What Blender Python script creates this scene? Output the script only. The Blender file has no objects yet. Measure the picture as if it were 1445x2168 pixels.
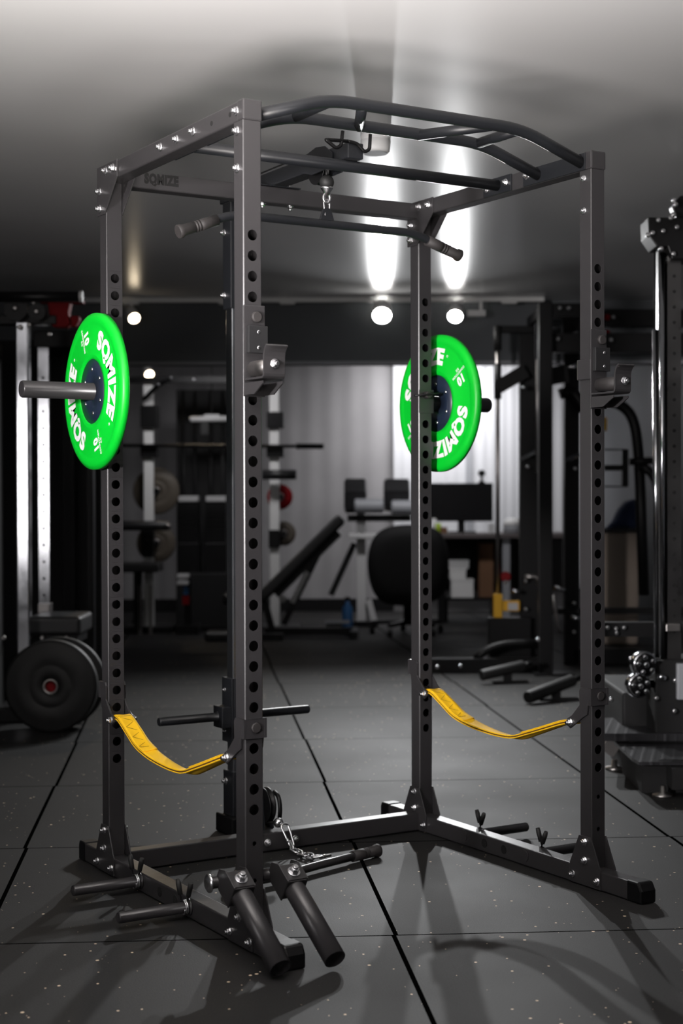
import bpy, bmesh, math, random
from mathutils import Vector, Matrix
random.seed(7)
SC = bpy.context.scene
COL = SC.collection
PI = math.pi
V = Vector

# ------------------------------------------------------------------ camera
CAMP = V((-1.7055, -3.2753, 1.1059)); YAW, PITCH, ROLL = -.5440, -.0110, -.0027
FPX, SY = 3215.91, 0
_fw = V((-math.sin(YAW)*math.cos(PITCH), math.cos(YAW)*math.cos(PITCH), math.sin(PITCH)))
_r0 = V((math.cos(YAW), math.sin(YAW), 0)); _u0 = _r0.cross(_fw)
_r = _r0*math.cos(ROLL)+_u0*math.sin(ROLL); _u = -_r0*math.sin(ROLL)+_u0*math.cos(ROLL)
cd = bpy.data.cameras.new('camera'); cam = bpy.data.objects.new('camera', cd); COL.objects.link(cam)
M = Matrix((( _r.x, _u.x, -_fw.x, CAMP.x), (_r.y, _u.y, -_fw.y, CAMP.y), (_r.z, _u.z, -_fw.z, CAMP.z), (0, 0, 0, 1)))
cam.matrix_world = M
cd.sensor_fit = 'VERTICAL'; cd.sensor_height = 36; cd.lens = 36*FPX/2168; cd.shift_y = SY/2168
cd.clip_start = .05; cd.clip_end = 60
cd.dof.use_dof = True; cd.dof.focus_distance = 4.15; cd.dof.aperture_fstop = 2.9
SC.camera = cam
SC.view_settings.view_transform = 'Standard'; SC.view_settings.look = 'None'
SC.view_settings.gamma = 1; SC.view_settings.use_curve_mapping = False
SC.view_settings.exposure = 0

# room frame: origin on the floor under the camera, R to the right, F away
EF = V((-math.sin(YAW), math.cos(YAW), 0))
def room(R, F, z): return V((CAMP.x, CAMP.y, 0))+_r0*R+EF*F+V((0, 0, z))
RM = Matrix.Translation((CAMP.x, CAMP.y, 0)) @ Matrix.Rotation(YAW, 4, 'Z')
def K(px, py, F):     # a point seen in the photo at forward distance F, in room coordinates
    d = _fw+_r*((px-722.5)/FPX)-_u*((py-1084)/FPX)
    t = F/d.dot(EF); P = d*t
    return V((P.dot(_r0), F, CAMP.z+P.z))
W, D, H, w = 1.1422, .908, 2.0664, .05

# ------------------------------------------------------------------ materials
def mat(name, col, rough=.5, metal=0, bump=0, bscale=300, emit=None, estr=1, spec=.5, var=0, vscale=20):
    m = bpy.data.materials.new(name); m.use_nodes = True
    n = m.node_tree.nodes; l = m.node_tree.links; b = n['Principled BSDF']
    b.inputs['Base Color'].default_value = (*col, 1); b.inputs['Roughness'].default_value = rough
    b.inputs['Metallic'].default_value = metal; b.inputs['Specular IOR Level'].default_value = spec
    tc = n.new('ShaderNodeTexCoord')
    if bump:
        nz = n.new('ShaderNodeTexNoise'); nz.inputs['Scale'].default_value = bscale; nz.inputs['Detail'].default_value = 2
        bp = n.new('ShaderNodeBump'); bp.inputs['Strength'].default_value = bump; bp.inputs['Distance'].default_value = .00022
        l.new(tc.outputs['Object'], nz.inputs['Vector']); l.new(nz.outputs['Fac'], bp.inputs['Height']); l.new(bp.outputs['Normal'], b.inputs['Normal'])
    if var:
        nz = n.new('ShaderNodeTexNoise'); nz.inputs['Scale'].default_value = vscale; nz.inputs['Detail'].default_value = 4
        mr = n.new('ShaderNodeMapRange'); mr.inputs[3].default_value = max(.02, rough-var); mr.inputs[4].default_value = rough+var
        l.new(tc.outputs['Object'], nz.inputs['Vector']); l.new(nz.outputs['Fac'], mr.inputs[0]); l.new(mr.outputs[0], b.inputs['Roughness'])
    if emit:
        b.inputs['Emission Color'].default_value = (*emit, 1); b.inputs['Emission Strength'].default_value = estr
    return m
BLK = mat('black powder coat', (.033, .0314, .033), .31, 0, .35, 900, var=.06, vscale=60)
BLK2 = mat('tower powder coat', (.011, .012, .0145), .42, 0, .25, 900)
DARK = mat('dark gym steel', (.0045, .0045, .005), .42, 0, .2, 700, spec=.28)
RUB = mat('black rubber', (.013, .013, .013), .6, 0, .5, 400)
GRIP = mat('rubber grip', (.028, .025, .025), .62, 0, .4, 500)
ZINC = mat('zinc', (.78, .78, .8), .26, 1)
CHROME = mat('chrome', (.62, .63, .66), .13, 1, var=.07, vscale=14)
CHROME2 = mat('satin chrome', (.55, .57, .61), .27, 1)
WORN = mat('worn chrome', (.21, .205, .205), .3, 1, var=.1, vscale=9)
STEEL = mat('brushed steel', (.42, .4, .39), .36, 1)
GREEN = mat('green urethane', (.0, .56, .028), .42, 0, .1, 500)
HUB = mat('navy hub', (.012, .02, .04), .4)
WHITE = mat('white print', (.86, .88, .86), .5)
INK = mat('cut lettering', (.003, .003, .003), .8)
YEL = mat('yellow webbing', (.95, .55, .004), .75, 0, .6, 700)
THREAD = mat('dark thread', (.09, .04, .004), .9)
VINYL = mat('black vinyl', (.018, .018, .019), .42, 0, .3, 250)
PLASTIC = mat('white plastic', (.8, .8, .79), .4)
RED = mat('red paint', (.19, .0015, .004), .65, spec=.2, bump=0)
BLUE = mat('blue cloth', (.02, .035, .09), .85)
CREAM = mat('cream rubber', (.085, .07, .053), .6)
BEIGE = mat('beige fabric', (.30, .25, .21), .85)
GREY = mat('grey paint', (.30, .31, .33), .5)
LGREY = mat('light grey paint', (.55, .55, .55), .5)
CARD = mat('cardboard', (.16, .08, .04), .8)
YELP = mat('yellow paint', (.75, .40, .01), .45)
LIME = mat('lime plastic', (.35, .5, .02), .5)
BPLAST = mat('blue plastic', (.03, .13, .32), .4)
MATTE = mat('matte black panel', (.004, .004, .0045), .75)
SCREEN = mat('dark screen', (.004, .004, .005), .25)
COOL = mat('lit lamp lens cool', (1, 1, 1), .3, emit=(1, .98, .95), estr=70)
WARM = mat('lit lamp lens warm', (1, .9, .7), .3, emit=(1, .82, .58), estr=14)

def floor_mat():
    m = bpy.data.materials.new('rubber tiles'); m.use_nodes = True
    n = m.node_tree.nodes; l = m.node_tree.links; b = n['Principled BSDF']
    def mth(op, a, c=None, d=None):
        x = n.new('ShaderNodeMath'); x.operation = op
        for i, q in enumerate((a, c, d)):
            if q is None: continue
            if isinstance(q, (int, float)): x.inputs[i].default_value = q
            else: l.new(q, x.inputs[i])
        return x.outputs[0]
    g = n.new('ShaderNodeNewGeometry'); sx = n.new('ShaderNodeSeparateXYZ'); l.new(g.outputs['Position'], sx.inputs[0])
    a = math.radians(-25.6); T = 1.0275
    # across (u) and along (v) coordinates of the tile grid
    u = mth('ADD', mth('MULTIPLY', sx.outputs[0], math.cos(a)), mth('MULTIPLY', sx.outputs[1], math.sin(a)))
    a2 = math.radians(-27.3)
    v = mth('ADD', mth('MULTIPLY', sx.outputs[0], -math.sin(a2)), mth('MULTIPLY', sx.outputs[1], math.cos(a2)))
    def line(c, off, hw):
        q = mth('ADD', c, -off+50*T); q = mth('MODULO', q, T); q = mth('ABSOLUTE', mth('SUBTRACT', q, T/2))
        return mth('GREATER_THAN', q, T/2-hw)
    row = mth('FLOOR', mth('DIVIDE', mth('ADD', v, -.095+50*T), T))
    alt = mth('MULTIPLY', mth('MODULO', row, 2), .006)
    lu = line(mth('ADD', u, alt), .38, .006); lv = line(v, .095, .0034)
    ln = mth('MAXIMUM', lu, lv)
    # flecks
    vo = n.new('ShaderNodeTexVoronoi'); vo.inputs['Scale'].default_value = 62; l.new(g.outputs['Position'], vo.inputs['Vector'])
    sc = n.new('ShaderNodeSeparateColor'); l.new(vo.outputs['Color'], sc.inputs[0])
    nz = n.new('ShaderNodeTexNoise'); nz.inputs['Scale'].default_value = 3.5; nz.inputs['Detail'].default_value = 3; l.new(g.outputs['Position'], nz.inputs['Vector'])
    thr = mth('SUBTRACT', .925, mth('MULTIPLY', mth('MAXIMUM', mth('SUBTRACT', nz.outputs['Fac'], .44), 0), .62))
    size = mth('ADD', .075, mth('MULTIPLY', mth('POWER', sc.outputs[1], 2.5), .21))
    fl = mth('MULTIPLY', mth('GREATER_THAN', sc.outputs[0], thr), mth('LESS_THAN', vo.outputs['Distance'], size))
    big = n.new('ShaderNodeTexNoise'); big.inputs['Scale'].default_value = 1.3; big.inputs['Detail'].default_value = 5; l.new(g.outputs['Position'], big.inputs['Vector'])
    fine = n.new('ShaderNodeTexNoise'); fine.inputs['Scale'].default_value = 260; fine.inputs['Detail'].default_value = 2; l.new(g.outputs['Position'], fine.inputs['Vector'])
    br = mth('MULTIPLY', mth('ADD', .1, mth('MULTIPLY', fine.outputs['Fac'], 1.8)), mth('ADD', .55, mth('MULTIPLY', big.outputs['Fac'], .9)))
    br = mth('MULTIPLY', br, .0145)
    cc = n.new('ShaderNodeCombineColor')
    l.new(br, cc.inputs[0]); l.new(mth('MULTIPLY', br, .98), cc.inputs[1]); l.new(mth('MULTIPLY', br, .98), cc.inputs[2])
    m1 = n.new('ShaderNodeMix'); m1.data_type = 'RGBA'; l.new(fl, m1.inputs[0]); l.new(cc.outputs[0], m1.inputs[6]); m1.inputs[7].default_value = (.78, .62, .44, 1)
    m2 = n.new('ShaderNodeMix'); m2.data_type = 'RGBA'; l.new(ln, m2.inputs[0]); l.new(m1.outputs[2], m2.inputs[6]); m2.inputs[7].default_value = (.001, .001, .001, 1)
    l.new(m2.outputs[2], b.inputs['Base Color'])
    l.new(mth('MULTIPLY', mth('SUBTRACT', 1, ln), .27), b.inputs['Specular IOR Level'])
    mr = n.new('ShaderNodeMapRange'); mr.inputs[3].default_value = .52; mr.inputs[4].default_value = .75; l.new(big.outputs['Fac'], mr.inputs[0]); l.new(mr.outputs[0], b.inputs['Roughness'])
    hgt = mth('SUBTRACT', mth('MULTIPLY', fine.outputs['Fac'], .5), mth('MULTIPLY', ln, 3))
    bp = n.new('ShaderNodeBump'); bp.inputs['Strength'].default_value = .55; bp.inputs['Distance'].default_value = .0012
    l.new(hgt, bp.inputs['Height']); l.new(bp.outputs['Normal'], b.inputs['Normal'])
    return m
FLOOR = floor_mat()
def wall_mat(name, c1, rib=0, rough=.6, mottle=.25):
    m = bpy.data.materials.new(name); m.use_nodes = True
    n = m.node_tree.nodes; l = m.node_tree.links; b = n['Principled BSDF']
    tc = n.new('ShaderNodeTexCoord')
    nz = n.new('ShaderNodeTexNoise'); nz.inputs['Scale'].default_value = 1.7; nz.inputs['Detail'].default_value = 6
    l.new(tc.outputs['Object'], nz.inputs['Vector'])
    mx = n.new('ShaderNodeMix'); mx.data_type = 'RGBA'; l.new(nz.outputs['Fac'], mx.inputs[0])
    mx.inputs[6].default_value = (*[c*(1-mottle) for c in c1], 1); mx.inputs[7].default_value = (*[c*(1+mottle) for c in c1], 1)
    l.new(mx.outputs[2], b.inputs['Base Color']); b.inputs['Roughness'].default_value = rough
    if rib:
        wv = n.new('ShaderNodeTexWave'); wv.inputs['Scale'].default_value = rib; wv.bands_direction = 'X'; wv.wave_profile = 'SIN'
        l.new(tc.outputs['Object'], wv.inputs['Vector'])
        bp = n.new('ShaderNodeBump'); bp.inputs['Strength'].default_value = .8; bp.inputs['Distance'].default_value = .007
        l.new(wv.outputs['Fac'], bp.inputs['Height']); l.new(bp.outputs['Normal'], b.inputs['Normal'])
    return m
CEIL = wall_mat('satin ceiling paint', (.62, .62, .625), rough=.27, mottle=.03)
CEIL.node_tree.nodes['Principled BSDF'].inputs['Specular IOR Level'].default_value = .13
WALLB = wall_mat('grey panelled wall', (.27, .265, .27), rib=1.6, mottle=.3)
WALLD = wall_mat('dark grey wall', (.115, .12, .128), mottle=.08)
BULK = wall_mat('slate bulkhead', (.10, .108, .116), mottle=.1)
WSHUT = wall_mat('white corrugated shutter', (.58, .59, .61), rib=3.4, rough=.45, mottle=.05)
TREAD = mat('tread plate', (.06, .06, .065), .35, .6, 0)
def tread():
    n = TREAD.node_tree.nodes; l = TREAD.node_tree.links; b = n['Principled BSDF']; tc = n.new('ShaderNodeTexCoord')
    ck = n.new('ShaderNodeTexVoronoi'); ck.inputs['Scale'].default_value = 26; ck.inputs['Randomness'].default_value = 0.05
    mp = n.new('ShaderNodeMapping'); mp.inputs['Rotation'].default_value = (0, 0, .785); mp.inputs['Scale'].default_value = (1, 1, .02)
    l.new(tc.outputs['Object'], mp.inputs[0]); l.new(mp.outputs[0], ck.inputs['Vector'])
    mr = n.new('ShaderNodeMapRange'); mr.inputs[1].default_value = .1; mr.inputs[2].default_value = .3; mr.inputs[3].default_value = 1; mr.inputs[4].default_value = 0
    l.new(ck.outputs['Distance'], mr.inputs[0])
    bp = n.new('ShaderNodeBump'); bp.inputs['Distance'].default_value = .003; bp.inputs['Strength'].default_value = .5; l.new(mr.outputs[0], bp.inputs['Height']); l.new(bp.outputs['Normal'], b.inputs['Normal'])
tread()

# ------------------------------------------------------------------ mesh builder
class MB:
    def __init__(s, mw=None): s.v = []; s.f = []; s.sm = []; s.M = mw or Matrix.Identity(4); s.mi = []; s.m = 0
    def add(s, vs, fs, smooth=False):
        k = len(s.v); s.v += [s.M @ V(p) for p in vs]; s.f += [[i+k for i in f] for f in fs]
        s.sm += [smooth]*len(fs); s.mi += [s.m]*len(fs); return s
    def box(s, x0, x1, y0, y1, z0, z1):
        return s.add([(x, y, z) for z in (z0, z1) for y in (y0, y1) for x in (x0, x1)],
                     [(0, 2, 3, 1), (4, 5, 7, 6), (0, 1, 5, 4), (2, 6, 7, 3), (0, 4, 6, 2), (1, 3, 7, 5)])
    def obox(s, c, ax, ay, az):   # centre and half axes
        c = V(c); ax, ay, az = V(ax), V(ay), V(az)
        vs = [c+ax*i+ay*j+az*k for k in (-1, 1) for j in (-1, 1) for i in (-1, 1)]
        return s.add(vs, [(0, 2, 3, 1), (4, 5, 7, 6), (0, 1, 5, 4), (2, 6, 7, 3), (0, 4, 6, 2), (1, 3, 7, 5)])
    def bar(s, p, q, a, b, up=(0, 0, 1)):   # rectangular bar p->q, full width a (sideways) and b (up)
        p, q = V(p), V(q); d = (q-p); n = d.normalized(); sd = n.cross(V(up))
        if sd.length < 1e-4: sd = n.cross(V((1, 0, 0)))
        sd.normalize(); uu = sd.cross(n)
        return s.obox((p+q)/2, d/2, sd*a/2, uu*b/2)
    def cyl(s, p, q, r, n=24, r2=None, caps=True):
        return s.lathe(p, q, [(0, r), (1, r if r2 is None else r2)], n, caps, rel=True)
    def lathe(s, p, q, prof, n=32, caps=True, rel=False, smooth=True):   # profile of (distance along p->q, radius)
        p, q = V(p), V(q); d = (q-p); L = d.length; d.normalize()
        a = d.orthogonal().normalized(); b = d.cross(a); vs = []; fs = []
        for (h, r) in prof:
            c = p+d*(h*L if rel else h)
            vs += [c+(a*math.cos(2*PI*i/n)+b*math.sin(2*PI*i/n))*r for i in range(n)]
        for j in range(len(prof)-1):
            for i in range(n): fs.append((j*n+i, j*n+(i+1) % n, (j+1)*n+(i+1) % n, (j+1)*n+i))
        s.add(vs, fs, smooth)
        if caps:
            k = len(prof)-1
            s.add(vs[:n], [tuple(range(n-1, -1, -1))]); s.add(vs[k*n:], [tuple(range(n))])
        return s
    def tube(s, pts, r, n=14, rad=0, seg=6, closed=False, caps=True):   # swept round tube with rounded bends
        P = [V(p) for p in pts]
        if rad:
            Q = [P[0]]
            for i in range(1, len(P)-1):
                a, b, c = P[i-1], P[i], P[i+1]; t1 = min(rad, (b-a).length*.45); t2 = min(rad, (c-b).length*.45)
                s0 = b+(a-b).normalized()*t1; s2 = b+(c-b).normalized()*t2
                for k in range(seg+1):
                    t = k/seg; Q.append(s0*(1-t)**2+b*2*t*(1-t)+s2*t*t)
            Q.append(P[-1]); P = Q
        vs = []; fs = []; N = len(P); a = None
        for i in range(N):
            if closed: d = (P[(i+1) % N]-P[i-1]).normalized()
            else: d = (P[min(i+1, N-1)]-P[max(i-1, 0)]).normalized()
            a = d.orthogonal().normalized() if a is None else (a-d*a.dot(d)).normalized()
            b = d.cross(a)
            vs += [P[i]+(a*math.cos(2*PI*k/n)+b*math.sin(2*PI*k/n))*r for k in range(n)]
        for j in range(N if closed else N-1):
            for i in range(n):
                j2 = (j+1) % N; fs.append((j*n+i, j*n+(i+1) % n, j2*n+(i+1) % n, j2*n+i))
        s.add(vs, fs, True)
        if caps and not closed: s.add(vs[:n], [tuple(range(n-1, -1, -1))]); s.add(vs[-n:], [tuple(range(n))])
        return s
    def prism(s, poly, fn, t0, t1):   # polygon of 2D points; fn(a, b, t) -> 3D
        n = len(poly); vs = [fn(a, b, t0) for a, b in poly]+[fn(a, b, t1) for a, b in poly]
        return s.add(vs, [tuple(range(n-1, -1, -1)), tuple(range(n, 2*n))]+[(i, (i+1) % n, n+(i+1) % n, n+i) for i in range(n)])
    def sphere(s, c, r, n=18, sz=1):
        prof = [(-r*math.cos(PI*k/n)*sz+r*sz, max(1e-4, r*math.sin(PI*k/n))) for k in range(n+1)]
        return s.lathe(V(c)-V((0, 0, r*sz)), V(c)+V((0, 0, r*sz)), prof, n*2-4, False)
    def build(s, name, m, parent=None, bevel=0, seg=2, solid=0):
        me = bpy.data.meshes.new(name)
        me.from_pydata(s.v, [], s.f)
        for x in (m if isinstance(m, (list, tuple)) else [m]): me.materials.append(x)
        for p, q, i in zip(me.polygons, s.sm, s.mi): p.use_smooth = q; p.material_index = i
        bm = bmesh.new(); bm.from_mesh(me); bmesh.ops.remove_doubles(bm, verts=bm.verts, dist=1e-6)
        bmesh.ops.recalc_face_normals(bm, faces=bm.faces); bm.to_mesh(me); bm.free()
        o = bpy.data.objects.new(name, me); COL.objects.link(o)
        if parent: attach(o, parent)
        if solid: k = o.modifiers.new('wall', 'SOLIDIFY'); k.thickness = solid; k.offset = -1
        if bevel: k = o.modifiers.new('bevel', 'BEVEL'); k.width = bevel; k.segments = seg; k.limit_method = 'ANGLE'; k.angle_limit = .7
        return o
MW = {}
def world(o):
    return MW.get(o.name, Matrix.Identity(4))
def attach(o, parent):
    o.parent = parent; o.matrix_parent_inverse = world(parent).inverted()
def tag(o, label=None, cat=None, group=None, kind=None):
    if label: o['label'] = label
    if cat: o['category'] = cat
    if group: o['group'] = group
    if kind: o['kind'] = kind
    return o
def thing(name, loc, label, cat, group=None):
    o = bpy.data.objects.new(name, None); COL.objects.link(o); o.location = loc; o.empty_display_size = .05
    MW[o.name] = Matrix.Translation(loc)
    return tag(o, label, cat, group)
def RB(): return MB(RM)          # builder in room coordinates
def rthing(name, R, F, label, cat, group=None): return thing(name, room(R, F, 0), label, cat, group)
def inst(src, name, mw, parent):     # a copy of a mesh part placed by a matrix
    o = bpy.data.objects.new(name, src); COL.objects.link(o); o.matrix_basis = mw
    if parent: attach(o, parent)
    return o
def text_mesh(txt, size, off=0., ext=.0006, fn=None, shear=0):
    cu = bpy.data.curves.new('text', 'FONT'); cu.body = txt; cu.size = size; cu.offset = off; cu.extrude = ext
    cu.align_x = 'CENTER'; cu.align_y = 'CENTER'; cu.resolution_u = 3; cu.shear = shear; cu.space_character = 1.12
    o = bpy.data.objects.new('text', cu); COL.objects.link(o)
    dg = bpy.context.evaluated_depsgraph_get(); dg.update()
    me = bpy.data.meshes.new_from_object(o.evaluated_get(dg)); bpy.data.objects.remove(o); bpy.data.curves.remove(cu)
    vs = [tuple(v.co) for v in me.vertices]; fs = [tuple(p.vertices) for p in me.polygons]; bpy.data.meshes.remove(me)
    return [fn(*v) if fn else v for v in vs], fs

# ------------------------------------------------------------------ the room
def plane_box(name, m, R0, R1, F0, F1, z0, z1, kind='structure'):
    o = RB().box(R0, R1, F0, F1, z0, z1).build(name, m); tag(o, kind=kind); return o
CZ = 2.4
def local_room(name, m, R0, R1, F0, F1, z0, z1):   # keeps object coordinates aligned with the room
    o = MB().box(R0, R1, F0, F1, z0, z1).build(name, m); o.matrix_basis = RM; return tag(o, kind='structure')
local_room('floor', FLOOR, -3.6, 2.6, -3.2, 14.7, -.1, 0)
local_room('ceiling', CEIL, -3.6, 2.6, -3.2, 14.7, CZ, CZ+.1)
local_room('wall_back', WALLB, -3.6, 2.6, 14.5, 14.7, 0, CZ)
local_room('wall_left', WALLD, -3.6, -3.4, -3.2, 14.5, 0, CZ)
local_room('wall_right', WALLD, 2.4, 2.6, -3.2, 14.5, 0, CZ)
local_room('wall_front', WALLD, -3.4, 2.4, -3.2, -3.0, 0, CZ)
local_room('trim_5', GREY, -3.4, 2.4, 10.135, 10.15, 1.98, 2.0)
local_room('trim_1', BULK, -3.4, 2.4, 10.15, 10.4, 1.99, CZ)
# white corrugated shutter on the back wall
a = K(832, 775, 14.45); b = K(1235, 1245, 14.45)
local_room('window_1', WSHUT, a.x, b.x, 14.42, 14.5, b.z, a.z)
local_room('trim_2', LGREY, a.x-.03, b.x+.03, 14.38, 14.5, a.z, a.z+.035)
for i, px in enumerate((992, 1108)):
    c = K(px, 800, 14.40); local_room('trim_%d' % (i+3), GREY, c.x-.03, c.x+.03, 14.39, 14.42, b.z, a.z)
c = K(700, 895, 14.4)
local_room('baseboard_back', DARK, -3.4, a.x, 14.47, 14.5, 0, .12)

# ------------------------------------------------------------------ shared small parts
def bolt_mesh():
    s = MB()
    s.lathe((0, 0, 0), (0, 0, 1), [(0, .0122), (.0018, .0122), (.0024, .0112)], 20)
    s.lathe((0, 0, .0022), (0, 0, 1), [(0, .0092), (.0055, .0092), (.0068, .0080)], 6, smooth=False)
    s.lathe((0, 0, .008), (0, 0, 1), [(0, .0055), (.006, .0055), (.007, .0045)], 12)
    o = s.build('bolt', ZINC); me = o.data; bpy.data.objects.remove(o); return me
BOLT = bolt_mesh()
AX = {'-x': Matrix.Rotation(-PI/2, 4, 'Y'), '+x': Matrix.Rotation(PI/2, 4, 'Y'), '-y': Matrix.Rotation(PI/2, 4, 'X'),
      '+y': Matrix.Rotation(-PI/2, 4, 'X'), '+z': Matrix.Identity(4), '-z': Matrix.Rotation(PI, 4, 'X')}
def bolt(p, ax, parent, sc=1):
    return inst(BOLT, 'bolt', Matrix.Translation(p) @ AX[ax] @ Matrix.Rotation(random.random(), 4, 'Z') @ Matrix.Scale(sc, 4), parent)

# ------------------------------------------------------------------ the power rack
rack = thing('power_rack', (W/2, D/2, 0), 'matt black steel power rack with pull-up bars, standing in the foreground', 'power rack')
HB, HT = .055, H-.05      # base beam top, post top
HOLES = [(H-.3275-.05*k, .0133) for k in range(29)]
def post(x0, y0, small, name='upright'):
    s = MB(); ch = .0024; N = 6
    holes = sorted(HOLES+small)
    def wall_rect(za, zb): s.add([(x0+ch, y0, za), (x0+w-ch, y0, za), (x0+w-ch, y0, zb), (x0+ch, y0, zb)], [(0, 1, 2, 3)])
    z = HB; cx = x0+w/2; hw = w/2-ch
    for (hz, r) in holes:
        za, zb = hz-.0215, hz+.0215
        if za > z+1e-5: wall_rect(z, za)
        rect = []
        for (p, q) in (((-1, -1), (1, -1)), ((1, -1), (1, 1)), ((1, 1), (-1, 1)), ((-1, 1), (-1, -1))):
            for k in range(N):
                t = k/N; rect.append((p[0]+(q[0]-p[0])*t, p[1]+(q[1]-p[1])*t))
        n = len(rect); vs = [(cx+a*hw, y0, hz+b*.0215) for a, b in rect]
        for a, b in rect:
            L = math.hypot(a*hw, b*.0215); vs.append((cx+a*hw/L*r, y0, hz+b*.0215/L*r))
        s.add(vs, [(i, (i+1) % n, n+(i+1) % n, n+i) for i in range(n)])
        z = zb
    wall_rect(z, HT)
    # remaining faces with chamfered corners
    c = [(x0+w-ch, y0), (x0+w, y0+ch), (x0+w, y0+w-ch), (x0+w-ch, y0+w), (x0+ch, y0+w), (x0, y0+w-ch), (x0, y0+ch), (x0+ch, y0)]
    for i in range(7):
        p, q = c[i], c[i+1]
        s.add([(p[0], p[1], HB), (q[0], q[1], HB), (q[0], q[1], HT), (p[0], p[1], HT)], [(0, 1, 2, 3)])
    return s.build(name, BLK, rack, solid=.0025)
sm = [(.256, .0062), (.165, .0062)]
post(0, 0, sm); post(W-w, 0, sm); post(0, D-w, []); post(W-w, D-w, [])
for x0 in (0, W-w):
    o = MB().box(x0, x0+w, 0, D+.01, HT, H).build('top_side_beam', BLK, rack, .0035)
    c = MB().box(x0-.0015, x0+w+.0015, -.003, .03, HT+.0005, H+.0015).build('end_cap', BLK, o, .004)
    b = MB().box(x0, x0+w, -.15, 1.085, 0.002, HB).build('base_beam', BLK, rack, .004)
    # shaped rubber foot caps
    s = MB(); xa, xb = x0-.002, x0+w+.002
    s.prism([(-.145, 0), (-.205, 0), (-.205, .036), (-.192, .058), (-.145, .058)], lambda y, z, t: (t, y, z), xa, xb)
    s.build('foot_cap', DARK, b, .006)
    s = MB(); s.prism([(1.045, 0), (1.095, 0), (1.095, .045), (1.088, .058), (1.045, .058)], lambda y, z, t: (t, y, z), xa, xb)
    s.build('foot_cap', DARK, b, .004)
    # dark holes bored through the base beam
    out = '-x' if x0 == 0 else '+x'
    inn = '+x' if x0 == 0 else '-x'
    for yy in (.404, .503):
        for xs, sg in ((x0, -1), (x0+w, 1)):
            MB().cyl((xs, yy, .03), (xs+sg*.0012, yy, .03), .0135, 20).build('beam_hole', INK, b)
    # gusset plates at the feet, both sides
    for yc in (.025, D-.025):
        m = 1 if yc < .5 else -1
        poly = [(yc-.066, .004), (yc-.066, .058), (yc-.026, .143), (yc+.026, .143), (yc+.066, .058), (yc+.066, .004)]
        for xs, sg in ((x0, -1), (x0+w, 1)):
            g = MB().prism(poly, lambda y, z, t: (t, y, z), xs, xs+sg*.004).build('foot_gusset', BLK, rack, .0012)
            ax = '-x' if sg < 0 else '+x'
            for (yy, zz) in ((yc, .127), (yc, .075), (yc-.053, .026), (yc+.053, .026)): bolt((xs+sg*.004, yy, zz), ax, rack, .95)
    # gusset plates at the rear top corners
    poly = [(D+.011, H+.001), (.770, H+.001), (.770, 2.018), (.862, 1.925), (D+.011, 1.925)]
    for xs, sg in ((x0, -1), (x0+w, 1)):
        MB().prism(poly, lambda y, z, t: (t, y, z), xs, xs+sg*.004).build('corner_gusset', BLK, rack, .0012)
        ax = '-x' if sg < 0 else '+x'
        for (yy, zz) in ((.850, 2.047), (.797, 2.046), (.897, 1.994), (.897, 1.944)): bolt((xs+sg*.004, yy, zz), ax, rack)
    # bolts on the front of the top beams and on the front posts
    for xs, sg, ax in ((x0, -1, '-x'), (x0+w, 1, '+x')):
        ys = [(.033, 2.043), (.03, 1.994), (.03, 1.903)]
        if (x0 == 0) == (sg < 0): ys += [(.478, 2.043), (.376, 2.043), (.276, 2.043)]
        for yy, zz in ys: bolt((xs, yy, zz), ax, rack, .95 if sg*(1 if x0 else -1) > 0 else .8)
        if sg < 0 and x0 == 0:
            for yy in (.17, .068): MB().cyl((xs, yy, 2.042), (xs-.001, yy, 2.042), .0062, 14).build('beam_hole', INK, rack)
# rear cross beams
MB().box(w, W-w, D-w, D, 2.010, 2.060).build('top_cross_beam', BLK, rack, .0035)
MB().box(w, W-w, D-w, D, .004, .06).build('base_cross_beam', BLK, rack, .004)
for x in (.524, .623):
    bolt((x, D-w, .031), '-y', rack)
    bolt((x, D-w+.02, 2.010), '-z', rack, .95)
vs, fs = text_mesh('SQMIZE', .050, .0034, .0006, lambda x, y, z: (.175+x*.58, D-w-.0004-z*.5, 2.040+y*.78))
MB().add(vs, fs).build('stamped_lettering', INK, rack)
# multi grip pull-up bar
zb, zm = 2.043, 2.108
s = MB(); s.tube([(w, .04, zb-.004), (.262, .04, zm), (W-.262, .04, zm), (W-w, .04, zb-.004)], .016, 20, .07)
front = s.build('pull_up_bar', BLK2, rack)
s = MB(); s.tube([(w, .232, zb-.004), (.262, .232, zm), (W-.262, .232, zm), (W-w, .232, zb-.004)], .016, 20, .07)
s.build('pull_up_bar', BLK2, rack)
for xa, xb in ((.272, .272), (.365, .475), (W-.365, W-.475), (W-.272, W-.272)):
    MB().cyl((xa, .04, zm-.003), (xb, .232, zm-.003), .0145, 18).build('cross_grip', BLK2, rack)
MB().tube([(w, .425, 2.043), (W-w, .425, 2.043)], .0165, 20).build('straight_pull_up_bar', BLK2, rack)
for xs, sg in ((w, 1), (W-w, -1)):
    MB().box(min(xs, xs+sg*.005), max(xs, xs+sg*.005), .358, .497, 2.017, H+.001).build('bar_bracket', BLK2, rack, .001)
    MB().box(min(xs, xs+sg*.005), max(xs, xs+sg*.005), .02, .30, 2.017, H-.002).build('bar_bracket', BLK2, rack, .001)
    ax = '+x' if sg > 0 else '-x'
    for yy, zz in ((.384, 2.045), (.478, 2.041), (.281, 2.046)): bolt((xs+sg*.005, yy, zz), ax, rack, .95)
# round plate storage sleeves welded to the rear posts
for xs, sg in ((0, -1), (W, 1)):
    s = MB(); s.lathe((xs, .883, 1.410), (xs+sg, .883, 1.410), [(0, .029), (.006, .029), (.0065, .0245), (.246, .0245), (.25, .0225)], 32)
    s.build('plate_sleeve', BLK, rack)
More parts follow.
